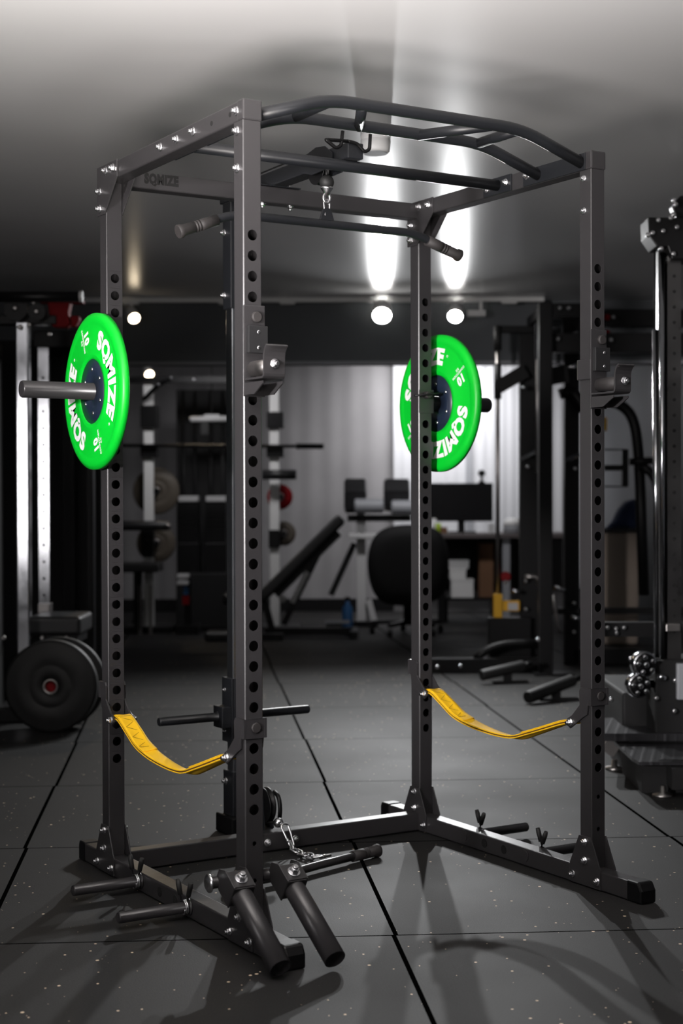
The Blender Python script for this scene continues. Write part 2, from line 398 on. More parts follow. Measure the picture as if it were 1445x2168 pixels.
# weight storage pegs on the base beams
PEG = []
for xs, sg in ((0, -1), (W, 1)):
    for yy in ((.318, .632) if sg < 0 else (.303, .612)):
        s = MB(); s.lathe((xs, yy, .032), (xs+sg, yy, .032), [(0, .022), (.004, .022), (.0045, .0148), (.196, .0148), (.2, .013)], 22)
        s.build('storage_peg', BLK, rack); PEG.append((xs, sg, yy))
        MB().cyl((xs-sg*w, yy, .032), (xs-sg*(w+.003), yy, .032), .019, 24).build('peg_flange', BLK, rack)

# ------------------------------------------------------------------ lat pulldown tower behind the rack
mid = W/2
tw = thing('lat_tower', (mid, 1.165, 0), 'lat pulldown tower with chrome guide post bolted behind the black rack', 'cable tower')
MB().box(mid-.02, mid+.02, 1.142, 1.186, .05, 2.0).build('guide_post', CHROME2, tw, .004)
MB().box(mid-.026, mid+.026, 1.136, 1.194, 1.715, 2.062).build('upper_sleeve', BLK2, tw, .003)
bolt((mid-.026, 1.182, 1.76), '-x', tw)
bolt((mid-.026, 1.182, 1.965), '-x', tw)
MB().box(mid-.026, mid+.026, .405, 1.215, 2.0625, 2.108).build('boom', BLK2, tw, .003)
MB().box(mid-.075, mid+.075, .85, .92, 2.0605, 2.0635).build('boom_plate', BLK2, tw, .001)
for dx in (-.052, .052):
    bolt((mid+dx, .885, 2.0635), '+z', tw, .8)
s = MB()
for sx in (-1, 1):
    s.prism([(.485, 2.072), (.485, 2.092), (.525, 2.118), (.575, 2.124), (.68, 2.104), (.68, 2.07), (.60, 2.048), (.53, 2.05)], lambda y, z, t: (t, y, z), mid+sx*.028, mid+sx*.032)
s.build('pulley_housing', BLK2, tw)
def pulley(name, c, r, parent):
    s = MB(); c = V(c); p = c-V((.011, 0, 0))
    s.lathe(p, p+V((1, 0, 0)), [(0, r), (.004, r), (.009, r*.84), (.013, r*.84), (.018, r), (.022, r)], 36)
    return s.build(name, DARK, parent)
pulley('pulley', (mid, .612, 2.070), .046, tw); pulley('pulley', (mid, 1.19, 2.07), .03, tw)
MB().tube([(mid, 1.19, 2.122), (mid, .70, 2.128), (mid, .62, 2.119), (mid, .575, 2.09), (mid, .567, 2.04)], .0028, 8, .03).build('cable', RUB, tw)
MB().sphere((mid, .567, 2.024), .0215).build('cable_stopper_ball', RUB, tw)
MB().lathe((mid, .567, 1.985), (mid, .567, 2.1), [(0, .008), (.01, .011), (.02, .018), (.024, .019)], 20).build('ball_collar', ZINC, tw)
s = MB(); s.tube([(mid+.011*math.cos(t), .567, 1.977+.014*math.sin(t)) for t in [2*PI*k/20 for k in range(20)]], .0045, 10, closed=True)
s.build('shackle', ZINC, tw)
# bar hanger hooks on the front of the boom
s = MB(); yb = .40
hk = lambda x0, sg: [(mid, yb, 2.105), (x0, yb, 2.105), (x0+sg*.012, yb-.012, 2.10), (x0+sg*.03, yb-.045, 2.078), (x0+sg*.042, yb-.055, 2.082), (x0+sg*.044, yb-.058, 2.132)]
s.tube([(mid-.028, yb, 2.107), (mid-.098, yb, 2.104), (mid-.104, yb-.004, 2.102), (mid-.07, yb-.004, 2.082), (mid-.052, yb, 2.092), (mid-.046, yb, 2.134)], .0052, 10, .008)
s.build('bar_hook', DARK, tw)
s = MB(); s.tube([(mid-.03, yb, 2.107), (mid-.02, yb, 2.107), (mid+.002, yb, 2.104), (mid+.026, yb, 2.083), (mid+.043, yb, 2.092), (mid+.046, yb, 2.136)], .0052, 10, .008)
s.build('bar_hook', DARK, tw)
# tower foot and low pulley
MB().box(mid-.028, mid+.028, 1.128, 1.20, .06, .205).build('post_socket', BLK2, tw, .003)
bolt((mid-.028, 1.178, .17), '-x', tw)
MB().box(mid-.045, mid+.045, 1.10, 1.225, 0, .062).build('tower_foot', DARK, tw, .006)
MB().box(mid-.026, mid+.026, D+.001, 1.10, .006, .056).build('foot_beam', BLK2, tw, .003)
pulley('pulley', (mid, .962, .125), .056, tw)
s = MB()
for sx in (-1, 1): s.prism([(.935, .056), (.99, .056), (.985, .15), (.945, .15)], lambda y, z, t: (t, y, z), mid+sx*.014, mid+sx*.018)
s.build('pulley_bracket', BLK2, tw)
MB().tube([(mid+.03, .955, .165), (mid+.03, .925, .155), (mid+.03, .915, .12), (mid+.03, .92, .09)], .007, 10, .02).build('cable_guard', DARK, tw)
MB().tube([(mid, 1.14, .20), (mid, 1.02, .10), (mid, .965, .069), (mid, .92, .078), (mid, .885, .085)], .0028, 8, .03).build('cable', RUB, tw)
MB().sphere((mid, .873, .085), .0155).build('cable_stopper_ball', ZINC, tw)
def link_path(c, d, up, L, r):   # stadium shaped link
    c = V(c); d = V(d).normalized(); up = V(up); up = (up-d*up.dot(d)).normalized(); P = []
    for k in range(10):
        t = -PI/2+PI*k/9; P.append(c+d*(L/2-r)+d*math.cos(t)*r+up*math.sin(t)*r)
    for k in range(10):
        t = PI/2+PI*k/9; P.append(c-d*(L/2-r)+d*math.cos(t)*r+up*math.sin(t)*r)
    return P
def carabiner(label, p, d, up, L):
    p = V(p); d = V(d).normalized(); up = V(up); up = (up-d*up.dot(d)).normalized()
    t = thing('carabiner', p, label, 'carabiner')
    P = []
    for k in range(9):
        a = PI*k/8; P.append(p+d*(L*.14-math.sin(a)*L*.14)+up*math.cos(a)*L*.17)
    P.append(p+d*L*.45-up*L*.13)
    for k in range(9):
        a = PI*k/8; P.append(p+d*(L*.90+math.sin(a)*L*.10)-up*math.cos(a)*L*.10)
    P.append(p+d*L*.5+up*L*.14)
    MB().tube(P, L*.045, 10, closed=True).build('body', ZINC, t)
    MB().cyl(p+d*L*.62-up*L*.115, p+d*L*.80-up*L*.102, L*.06, 12).build('gate_sleeve', ZINC, t)
carabiner('zinc carabiner hanging from the ball above the lat bar', (mid, .567, 1.973), (0, 0, -1), (1, 0, .0), .062)
carabiner('zinc carabiner on the low pulley holding the short chain', (mid+.008, .853, .084), (.12, -.45, -.8), (1, 0, .1), .075)
ch = thing('chain', (mid+.03, .80, 0), 'short zinc chain trailing on the floor from the low carabiner', 'chain')
cp = [(mid+.012, .824, .030), (mid+.010, .800, .016), (mid+.011, .772, .012), (mid+.011, .745, .0115), (mid+.013, .718, .012), (mid+.022, .696, .0115), (mid+.044, .690, .0115)]
for i in range(len(cp)-1):
    a, b = V(cp[i]), V(cp[i+1]); up = V((0, .2, 1)) if i % 2 == 0 else V((1, 0, 0))
    if i % 2 and b.z < .02: up = V((1, .3, 0))
    MB().tube(link_path((a+b)/2, b-a, up, (b-a).length+.009, .0105 if i % 2 else .008), .0036, 8, closed=True).build('link', ZINC, ch)
MB().lathe((mid+.042, .69, .009), (mid+.085, .695, .009), [(0, .006), (.02, .006), (.024, .0042), (.042, .0042)], 12).build('end_swivel', STEEL, ch)

# weight carriage sliding on the tower
wc = thing('weight_carriage', (mid, 1.165, .3), 'black plate carriage with two loading pegs on the chrome tower post', 'weight carriage')
s = MB(); s.box(mid-.031, mid-.021, 1.130, 1.20, .30, .51); s.box(mid+.021, mid+.031, 1.130, 1.20, .30, .51); s.box(mid-.021, mid+.021, 1.129, 1.141, .30, .51); s.box(mid-.021, mid+.021, 1.187, 1.20, .30, .51)
s.build('slider_sleeve', BLK2, wc, .002)
for sg in (-1, 1):
    MB().box(min(mid+sg*.031, mid+sg*.066), max(mid+sg*.031, mid+sg*.066), 1.13, 1.195, .35, .42).build('peg_block', BLK2, wc, .003)
    MB().lathe((mid+sg*.066, 1.1625, .385), (mid+sg, 1.1625, .385), [(0, .018), (.004, .018), (.005, .0142), (.205, .0142), (.209, .0125)], 22).build('loading_peg', BLK2, wc)
bolt((mid-.031, 1.178, .47), '-x', wc, .6); bolt((mid-.031, 1.178, .335), '-x', wc, .6)

# lat bar
lb = thing('lat_bar', (mid, .568, 1.9), 'long black lat bar with angled rubber grips hanging under the boom', 'lat bar')
zc = 1.902
s = MB(); s.tube([(.105, .568, 1.842), (.262, .568, zc), (mid*2-.26, .568, zc), (mid*2-.105, .568, 1.850)], .0125, 18, .05); s.build('bar', BLK2, lb)
MB().prism([(-.025, -.002), (.025, -.002), (.015, .03), (.008, .037), (-.008, .037), (-.015, .03)], lambda x, z, t: (mid+x, t, zc+.009+z), .564, .572).build('hanger_plate', BLK2, lb, .001)
def grip(p, q, parent, r=.0165):
    p, q = V(p), V(q); L = (q-p).length
    prof = [(0, r), (L*.33, r)]
    for k in range(3): z = L*(.42+.07*k); prof += [(z, r), (z+.001, r*.86), (z+.004, r*.86), (z+.005, r)]
    prof += [(L*.86, r), (L*.9, r*1.18), (L*.985, r*1.22), (L, r*1.1)]
    MB().lathe(p, q, prof, 24).build('rubber_grip', GRIP, parent)
grip((.212, .568, 1.8805), (.092, .568, 1.837), lb); grip((mid*2-.215, .568, 1.884), (mid*2-.092, .568, 1.846), lb)

# low row bar lying on the floor
dv = V((.787-.4, .634-.532, 0)).normalized()
rb = thing('row_bar', (.55, .57, 0), 'short black row bar with rubber grip lying on the floor behind the twin sleeves', 'row bar')
A = V((.787, .634, .020)); B0 = A-dv*.26; B1 = B0-dv*.18-V((0, .012, 0)); E0 = B1-dv*.16+V((0, .03, 0))
s = MB(); s.tube([A-dv*.01, B0, B1, E0], .0125, 16, .03); s.M = Matrix.Translation((0, 0, -.004)); s.build('bar', BLK, rb)
grip(A-dv*.115, A, rb, .0165); grip(E0+(B1-E0).normalized()*.10, E0, rb, .0165)
s = MB(); c = (B0+B1)/2
s.prism([(-.02, 0), (.02, 0), (.008, .03), (-.008, .03)], lambda x, y, t: tuple(c+dv*x+V((-dv.y, dv.x, 0))*y+V((0, 0, t))), -.006, .0).build('hanger_plate', BLK, rb)

# ------------------------------------------------------------------ twin barbell sleeves at the front left post
tl = thing('twin_landmine', (.03, -.06, 0), 'pair of black barbell sleeves on a pivot rod at the front left post', 'landmine attachment')
for xr, lr in ((-.083, .080), (.053, .094)):
    MB().lathe((xr, .02, .170), (1, .02, .170), [(0, .0145), (lr, .0145)], 24).build('pivot_rod', BLK, tl)
MB().lathe((-.0835, .02, .170), (-1, .02, .170), [(0, .012), (.004, .023), (.007, .0225), (.011, .016), (.013, .008)], 28).build('rod_head', ZINC, tl)
ang = math.atan2(.122, .19)
for X0, ye in ((-.040, -.248), (.100, -.256)):
    dd = V((0, -math.cos(ang), -math.sin(ang))); nn = V((0, -math.sin(ang), math.cos(ang)))
    E0 = V((X0, ye, .0278+.0)); L = .225; S0 = E0-dd*L
    s = MB()
    s.lathe(S0, E0, [(0, .0265), (L, .0265), (L, .0245), (.02, .0245)], 40, False)
    s.lathe(S0, E0, [(.018, .0245), (.02, .0005)], 40, False)
    s.build('sleeve_tube', BLK, tl)
    s = MB(); ex = V((1, 0, 0))
    s.obox(S0-dd*.002, ex*.029, nn*.029, dd*.003); s.build('flange', BLK, tl, .002)
    s = MB()
    q = S0-dd*.028+nn*.030
    s.obox(q, ex*.027, dd*.026, nn*.002)
    for sx in (-1, 1):
        s.prism([(-.0, .032), (.058, .032), (.085, .012), (.085, -.02), (.06, -.034), (.0, -.034)], lambda a, b, t: tuple(S0-dd*a+nn*b+ex*t), sx*.027-.002, sx*.027+.002)
    s.build('clevis', BLK, tl, .0012)
    o = inst(BOLT, 'bolt', Matrix.Translation(q+nn*.002+dd*.002) @ V((0, 0, 1)).rotation_difference(nn).to_matrix().to_4x4() @ Matrix.Scale(1.35, 4), tl)

# ------------------------------------------------------------------ j hooks
def jhook(x0, inner, label):
    # x0: left side of the post; inner: side on which the clamp plate wraps the post
    t = thing('j_hook', (x0+.025, -.05, 1.35), label, 'barbell hook', 'barbell hooks on the front posts')
    xa, xb = x0-.002, x0+.056
    if inner < 0: xa, xb = x0-.006, x0+.052
    s = MB(); s.box(xa, xb, -.006, -.0005, 1.346, 1.568); s.build('back_plate', BLK, t, .002)
    if inner < 0: MB().box(x0-.0068, x0-.0008, -.0055, .055, 1.428, 1.486).build('wrap_plate', BLK, t, .004)
    else: MB().box(x0+w+.0008, x0+w+.0068, -.0055, .055, 1.428, 1.486).build('wrap_plate', BLK, t, .004)
    MB().lathe((x0+.03, -.006, 1.539), (x0+.03, -1, 1.539), [(0, .0135), (.008, .0135), (.0105, .011)], 24).build('locking_pin', GRIP, t)
    MB().box(xa+.006, xb, -.020, -.0062, 1.451, 1.517).build('plastic_liner', VINYL, t, .001)
    for zz in (1.502, 1.464):
        MB().lathe((x0+.031, -.020, zz), (x0+.031, -1, zz), [(0, .0048), (.0012, .0044), (.0018, .003)], 16).build('screw', ZINC, t)
    # bent cup plate: bottom, upright, curled lip
    prof = [(-.006, 1.384)]+[(-.095-.011*math.sin(a), 1.395-.011*math.cos(a)) for a in (0, .5, 1.0, PI/2)]
    prof += [(-.106, 1.436), (-.1085, 1.446), (-.114, 1.454), (-.121, 1.460)]
    th = .0052; inn = []
    for i, (y, z) in enumerate(prof):
        p0 = prof[max(i-1, 0)]; p1 = prof[min(i+1, len(prof)-1)]; dy, dz = p1[0]-p0[0], p1[1]-p0[1]; L = math.hypot(dy, dz)
        inn.append((y+dz/L*th, z-dy/L*th))
    s = MB(); vs = []; n = len(prof)
    for x in (xa, xb):
        vs += [(x, y, z) for y, z in prof]+[(x, y, z) for y, z in inn]
    fs = []
    for i in range(n-1):
        fs += [(i, i+1, 2*n+i+1, 2*n+i), (n+i, 3*n+i, 3*n+i+1, n+i+1), (i, n+i, n+i+1, i+1), (2*n+i, 2*n+i+1, 3*n+i+1, 3*n+i)]
    fs += [(0, 2*n, 3*n, n), (n-1, 2*n-1, 4*n-1, 3*n-1)]
    s.add(vs, fs); s.build('cup_plate', BLK, t, .0008)
    for x in (xa+.001, xb-.005):
        MB().prism([(-.007, 1.3785), (-.097, 1.3785), (-.097, 1.372), (-.055, 1.349), (-.007, 1.349)], lambda y, z, q: (q, y, z), x, x+.004).build('side_rib', BLK, t, .0006)
    MB().lathe((x0+.025, -.0065, 1.413), (x0+.025, -1, 1.413), [(0, .0195), (.093, .0195)], 32).build('roller', STEEL if inner > 0 else GRIP, t)
    o = inst(BOLT, 'bolt', Matrix.Translation((x0+.027, -.107, 1.418)) @ AX['-y'], t)
    return t
jhook(0, 1, 'black barbell hook with grey roller clamped to the front left post')
jhook(W-w, -1, 'black barbell hook with dark roller clamped to the front right post')

# ------------------------------------------------------------------ safety straps
def strap(x0, label):
    t = thing('safety_strap', (x0+.025, D/2, .37), label, 'safety strap', 'yellow safety straps between the posts')
    for m in (0, 1):
        Y = (lambda y: y) if m == 0 else (lambda y: D-y)
        s = MB()
        a, b = sorted((Y(-.0065), Y(-.0008))); s.box(x0-.0068, x0+w+.0068, a, b, .514, .562)
        poly = [(-.0065, .562), (.040, .562), (.046, .552), (.044, .512), (.078, .478), (.098, .468), (.1, .452), (.086, .440), (.030, .478), (.012, .488), (.008, .514), (-.0065, .514)]
        for xs in (x0-.0068, x0+w+.0008): s.prism(poly, lambda y, z, q: (q, Y(y), z), xs, xs+.006)
        s.build('strap_bracket', BLK, t, .0008)
        sg = -1 if m == 0 else 1
        MB().lathe((x0+.027, Y(-.0066), .540), (x0+.027, Y(-1), .540), [(0, .0135), (.003, .0135), (.0045, .011)], 8).build('pin_head', GRIP, t)
        yy = Y(.085)
        MB().cyl((x0-.0068, yy, .457), (x0+w+.0068, yy, .457), .006, 12).build('cross_bolt', ZINC, t)
        bolt((x0-.0068, yy, .457), '-x', t, 1.05); bolt((x0+w+.0068, yy, .457), '+x', t, 1.05)
    # webbing: a loop of two layers, sagging between the cross bolts
    ctl = [(.832, .462), (.80, .462), (.74, .434), (.677, .404), (.60, .386), (.52, .376), (.44, .371), (.37, .374), (.30, .394), (.22, .420), (.134, .448), (.080, .4575)]
    def cr(t):
        n = len(ctl)-1; x = min(t*n, n-1e-6); i = int(x); f = x-i
        p = [V((*ctl[max(0, min(n, i+k-1))], 0)) for k in range(4)]
        return .5*((2*p[1])+(p[2]-p[0])*f+(2*p[0]-5*p[1]+4*p[2]-p[3])*f*f+(3*p[1]-p[0]-3*p[2]+p[3])*f**3)
    N = 72
    def sheet(off, wd, t0=0, t1=1, amp=1, th=.0028):
        vs = []; fs = []
        M_ = 6
        for i in range(N+1):
            tt = t0+(t1-t0)*i/N; p = cr(tt); q = cr(min(tt+.01, 1)); q0 = cr(max(tt-.01, 0)); d = (q-q0).normalized(); nrm = V((-d.y, d.x, 0)); nrm = nrm if nrm.y > 0 else -nrm
            tw_ = .16*math.sin(PI*tt)*math.sin(2*PI*tt*1.1+.4)
            for j in range(M_+1):
                u = (j/M_-.5)*wd
                wob = .0012*math.sin(9*tt+j)*amp+u*tw_
                c = p+nrm*(off+wob)
                vs.append((x0+.025+u*(1-.03*math.sin(PI*tt)), c.x, c.y))
        for i in range(N):
            for j in range(M_): fs.append((i*(M_+1)+j, i*(M_+1)+j+1, (i+1)*(M_+1)+j+1, (i+1)*(M_+1)+j))
        return vs, fs
    for off, nm in ((.0034, 'webbing'), (-.0034, 'webbing')):
        vs, fs = sheet(off, .046); s = MB(); s.add(vs, fs, True); o = s.build(nm, YEL, t); k = o.modifiers.new('thick', 'SOLIDIFY'); k.thickness = .003; k.offset = 0
    vs, fs = sheet(0, .0435); s = MB(); s.add(vs, fs, True); o = s.build('webbing_core', THREAD, t); k = o.modifiers.new('thick', 'SOLIDIFY'); k.thickness = .004; k.offset = 0
    # sewn end pads at both ends with stitch lines
    for (t0, t1) in ((.02, .34), (.70, .99)):
        vs, fs = sheet(.0068, .046, t0, t1); s = MB(); s.add(vs, fs, True); o = s.build('sewn_end', YEL, t); k = o.modifiers.new('thick', 'SOLIDIFY'); k.thickness = .0026; k.offset = 0
        st = MB()
        for tt in (t0+.07, t1-.03):
            p = cr(tt); q = cr(tt+.01); d = (q-p).normalized(); nrm = V((-d.y, d.x, 0)); nrm = nrm if nrm.y > 0 else -nrm
            c = p+nrm*.0088
            st.tube([(x0+.025-.0215, c.x, c.y), (x0+.025, c.x, c.y+.0003), (x0+.025+.0215, c.x, c.y)], .0005, 5)
        prev = None
        for k in range(7):
            tt = t0+.08+(t1-t0-.12)*k/6; p = cr(tt); q = cr(tt+.01); d = (q-p).normalized(); nrm = V((-d.y, d.x, 0)); nrm = nrm if nrm.y > 0 else -nrm
            c = p+nrm*.0086; pt = (x0+.025+(.017 if k % 2 else -.017), c.x, c.y)
            if prev: st.tube([prev, pt], .0004, 5)
            prev = pt
        st.build('stitching', THREAD, t)
strap(0, 'yellow safety strap sagging between the left pair of posts')
strap(W-w, 'yellow safety strap sagging between the right pair of posts')

# ------------------------------------------------------------------ green bumper plates
def bumper(xf, sg, rot, label):
    # xf: X of the printed face turned towards -X; sg: +1 the plate body extends to +X
    t = thing('bumper_plate', (xf+sg*.014, .883, 1.41), label, 'weight plate', 'green bumper plates on the rack')
    R = .2275; th = .028; c = V((xf, .883, 1.41))
    prof = [(0, .0945), (0, .1), (-.0016, .104), (-.0016, .110), (0, .114), (.0008, .19), (.0008, .196), (-.0006, .2), (-.0006, .214), (.006, R), (th-.006, R), (th, .214), (th, .2), (th-.001, .196), (th-.001, .114), (th, .1), (th, .0945), (0, .0945)]
    s = MB(); s.lathe(c, c+V((sg, 0, 0)), prof, 96, False); s.build('rubber_disc', GREEN, t)
    s = MB(); s.lathe(c+V((sg*.003, 0, 0)), c+V((sg, 0, 0)), [(0, .0262), (0, .0948), (th-.006, .0948), (th-.006, .0262), (0, .0262)], 64, False); hb = s.build('steel_hub', HUB, t)
    for k in range(6):
        a = PI/2+2*PI*k/6+.05
        for xx, s2 in ((xf+sg*.003, -sg), (xf+sg*(th-.003), sg)):
            p = V((xx, .883-math.cos(a)*.064, 1.41+math.sin(a)*.064))
            MB().lathe(p, p+V((s2, 0, 0)), [(0, .0062), (.0015, .0055), (.003, .003), (.0033, .001)], 14).build('rivet', ZINC, hb)
    for face, fx in ((-1, xf-.0007*sg if sg > 0 else xf-.0004),):
        def put(phi, rr):       # clockwise angle from the top and radius, seen from -X
            return (fx, .883-math.sin(phi)*rr, 1.41+math.cos(phi)*rr)
        for half in (0, PI):
            R0 = .154; s = MB()
            vs, fs = text_mesh('SQMIZE', .082, .0048, .0005, lambda x, y, z: put(rot+half+x*.88/R0, R0+y*.86))
            s.add([(v[0]-.0004, v[1], v[2]) for v in vs], fs)
            ph = rot+half+1.0
            p0 = V(put(ph, .166)); s.lathe(p0, p0+V((-1, 0, 0)), [(0, .0042), (.0004, .0042), (.0004, .0026), (0, .0026)], 14, False)
            s.build('word_lettering', WHITE, t); s = MB()
            # the small "10 COMPETITION KG" block at right angles to the big words
            pc = V(put(rot+half-PI/2, .160)); o_ = rot+half
            ex = V((0, -math.cos(o_), -math.sin(o_))); ey = V((0, -math.sin(o_), math.cos(o_)))
            for txt, sz, dy, off in (('10', .042, .019, .0024), ('COMPETITION', .0115, -.006, .0003), ('KG', .0125, -.018, .0003)):
                vs, fs = text_mesh(txt, sz, off, .0005, lambda x, y, z: tuple(pc+ex*(x*.9)+ey*(y+dy)+V((-.0004 if z > 0 else 0, 0, 0))))
                s.add(vs, fs)
            s.build('weight_marking', WHITE, t)
    return t
bumper(-.038, 1, math.radians(70), 'green 10 kg bumper plate on the left sleeve of the rack')
bumper(1.176, 1, math.radians(147), 'green 10 kg bumper plate on the right sleeve of the rack')
# lock pin poking across in front of the right sleeve
s = MB(); s.box(W-w-.001, W+.006, D-w-.0055, D-w-.0006, 1.375, 1.452); s.build('lock_pin_plate', BLK, rack, .002)
MB().tube([(W-w-.03, D-w-.02, 1.430), (W+.0, D-w-.03, 1.438), (W+.022, D-w-.024, 1.441), (W+.028, D-w-.012, 1.439)], .0035, 8, .01).build('lock_pin_wire', DARK, rack)
MB().lathe((W-.025, D-w-.0055, 1.434), (W-.025, -1, 1.434), [(0, .012), (.018, .012), (.02, .009)], 18).build('lock_pin_head', GRIP, rack)

# spring clips on the storage pegs
names = ['black spring collar on the front peg of the left base beam', 'black spring collar on the rear peg of the left base beam',
         'black spring collar on the front peg of the right base beam', 'black spring collar on the rear peg of the right base beam']
for (xs, sg, yy), lab in zip(PEG, names):
    t = thing('spring_collar', (xs+sg*.02, yy, .032), lab, 'spring collar', 'spring collars on the storage pegs')
    P = []
    for k in range(61):
        a = 2*PI*2.75*k/60; P.append((xs+sg*(.0075+.013*k/60), yy+.0183*math.sin(a), .032+.0183*math.cos(a)))
    MB().tube(P, .0022, 8).build('coil', ZINC if sg < 0 else DARK, t)
    for k, dy in ((0, -.020), (1, .018)):
        x = xs+sg*(.008+.012*k)
        MB().tube([(x, yy+dy*.3, .0515), (x, yy+dy*.7, .066), (x, yy+dy*1.1, .088)], .0022, 8).build('wire_arm', DARK, t)
        MB().lathe((x, yy+dy*.62, .064), (x, yy+dy*1.5, .104), [(0, .0065), (.028, .0075), (.041, .006)], 12).build('handle_tab', RUB, t)

# ================================================================== the gym behind
def rect(px0, py0, px1, py1, F, dF):      # box in room coordinates spanning a rectangle seen at distance F
    a, b = K(px0, py1, F), K(px1, py0, F)
    return (a.x, b.x, F, F+dF, max(a.z, 0), b.z)
def knob(p, r, parent, m=None, name='knob', d=(0, -1, 0)):
    s = RB(); p = V(p); s.lathe(p, p+V(d), [(0, r*.8), (r*.5, r), (r*1.1, r*.95), (r*1.5, r*.5)], 14); return s.build(name, m or ZINC, parent)
def holes_on(s, R, F, z0, z1, n, r):      # a row of dark bored holes on the near face of a post
    s.m = 1
    for k in range(n):
        z = z0+(z1-z0)*k/(n-1); s.lathe((R, F, z), (R, F-1, z), [(0, r), (.0015, r*.97)], 12)
    s.m = 0; return s

# ---- functional trainer on the left
F0 = 7.45
p = K(50, 1400, F0)
ft = rthing('functional_trainer', p.x, F0, 'cable machine with bright chrome columns at the left edge behind the rack', 'cable machine')
a = K(32, 680, F0); b = K(63, 1380, F0)
RB().box(a.x, b.x, F0, F0+.07, .05, a.z).build('chrome_column', CHROME, ft, .008)
knob(K(43, 693, F0-.001), .014, ft, STEEL, 'column_bolt')
F1 = 8.1; a = K(80, 737, F1); b = K(105, 1310, F1)
q = K(92, 800, F1); holes_on(RB().box(a.x, b.x, F1, F1+.06, .25, a.z), q.x-.002, F1-.0004, K(92, 1260, F1).z, q.z, 14, .0075).build('chrome_column', [CHROME, INK], ft)
a = K(80, 1278, F1-.02); b = K(104, 1298, F1-.02); RB().box(a.x, b.x, F1-.02, F1+.08, b.z, a.z).build('column_collar', STEEL, ft, .003)
F2 = 8.5
for (u0, u1) in ((130, 156), (180, 196)):
    a = K(u0, 740, F2); b = K(u1, 740, F2); RB().box(a.x, b.x, F2, F2+.08, 0, 1.95).build('dark_column', DARK, ft, .006)
a = K(-40, 628, F0-.1); b = K(168, 628, F0-.1)
s = RB(); s.lathe(a, b, [(0, .026), ((b-a).length, .026)], 24); s.build('top_tube', DARK, ft)
s = RB(); s.lathe(b, b+V((1, 0, 0)), [(0, .028), (.016, .028)], 24); s.build('tube_end_cap', LGREY, ft)
for (u, v, r) in ((33, 653, .058), (78, 660, .042)):
    c = K(u, v, F0-.06); s = RB(); s.lathe(c, c+V((0, 1, 0)), [(0, r), (.03, r)], 28); s.build('pulley_cover', DARK, ft); knob(c, .013, ft, STEEL, 'pulley_bolt')
for (u, v) in ((72, 642), (66, 657), (63, 688), (105, 708)): knob(K(u, v, F0-.03), .011, ft, STEEL, 'frame_bolt')
# top frame linking the columns
a = K(-60, 668, F0+.02); b = K(120, 700, F0+.02); RB().box(a.x, b.x, F0+.01, F0+.09, b.z+.03, a.z).build('top_frame', DARK, ft, .005)
a = K(70, 700, 8.05); b = K(200, 735, 8.05); RB().box(a.x, b.x, 8.05, 8.6, b.z, a.z).build('top_frame', DARK, ft, .005)
c0 = K(100, 655, F0); 
RB().prism([(100, 636), (146, 636), (148, 640), (144, 660), (147, 686), (140, 692), (112, 692), (108, 684), (103, 662)], lambda u, v, t: tuple(K(u, v, F0+.02)+V((0, t, 0))), 0, .08).build('carriage_bracket', RED, ft, .004)
RB().prism([(148, 668), (166, 668), (168, 676), (160, 690), (150, 692)], lambda u, v, t: tuple(K(u, v, F0+.02)+V((0, t, 0))), 0, .06).build('carriage_grip', RED, ft, .006)
a = K(82, 633, F0-.01); b = K(172, 639, F0-.01); RB().box(a.x, b.x, F0, F0+.09, b.z, a.z).build('carriage_plate', RED, ft)
# weight shroud and base
a = K(-70, 720, 8.6); b = K(215, 1340, 8.6); RB().box(a.x, b.x, 8.62, 8.72, 0, a.z).build('rear_shroud', MATTE, ft)
a = K(-160, 700, F0); b = K(-40, 1400, F0); RB().box(a.x, b.x, F0-.05, F0+.5, 0, a.z-.02).build('stack_shroud', MATTE, ft, .006)
a = K(-60, 1400, F0); b = K(175, 1400, F0)
RB().box(a.x, b.x-.02, F0-.02, F0+.08, 0, .06).build('base_tube', DARK, ft, .004)
s = RB(); q = K(172, 1530, 7.3); 
RB().box(K(120, 1530, 7.4).x, q.x-.02, 7.36, 7.43, .01, .05).build('base_outrigger', DARK, ft)
knob((q.x-.02, 7.395, .034), .022, ft, RED, 'red_end_cap', (1, 0, 0))
bp = rthing('weight_bench', K(115, 1320, 7.7).x, 7.7, 'flat black padded seat behind the black bumper plate at the left', 'bench')
a = K(58, 1305, 7.6); b = K(172, 1345, 7.6)
RB().box(a.x, b.x, 7.58, 7.95, b.z, a.z).build('seat_pad', VINYL, bp, .02, 4)
RB().box(a.x+.02, b.x-.02, 7.6, 7.9, b.z-.04, b.z).build('seat_frame', DARK, bp)
for xx in (a.x+.05, b.x-.08): RB().box(xx, xx+.05, 7.7, 7.76, 0, b.z-.04).build('leg', DARK, bp)
for u in (8, 90, 141): knob(K(u, 1350, 7.59), .013, ft if u == 8 else bp, STEEL, 'frame_bolt')
def flat_plate(name, R, F, r, th, m, label, cat, group, z=None, ring=True, tilt=0):
    t = rthing(name, R, F, label, cat, group); z = r if z is None else z
    c = V((R, F, z))
    s = RB(); s.lathe(c, c+V((0, 1, 0)), [(0, .035), (0, r*.42), (.003, r*.44), (.003, r*.47), (0, r*.5), (0, r*.78), (.004, r*.81), (.004, r*.93), (.012, r), (th-.012, r), (th, r*.93), (th, .03), (0, .035)], 64, False)
    s.build('rubber_disc', m, t)
    if ring:
        s = RB(); s.lathe(c-V((0, .002, 0)), c+V((0, 1, 0)), [(0, .027), (0, .036), (.01, .036), (th, .036), (th, .027), (0, .027)], 36, False); s.build('steel_ring', STEEL, t)
    return t, c
p = K(108, 1452, 7.1)
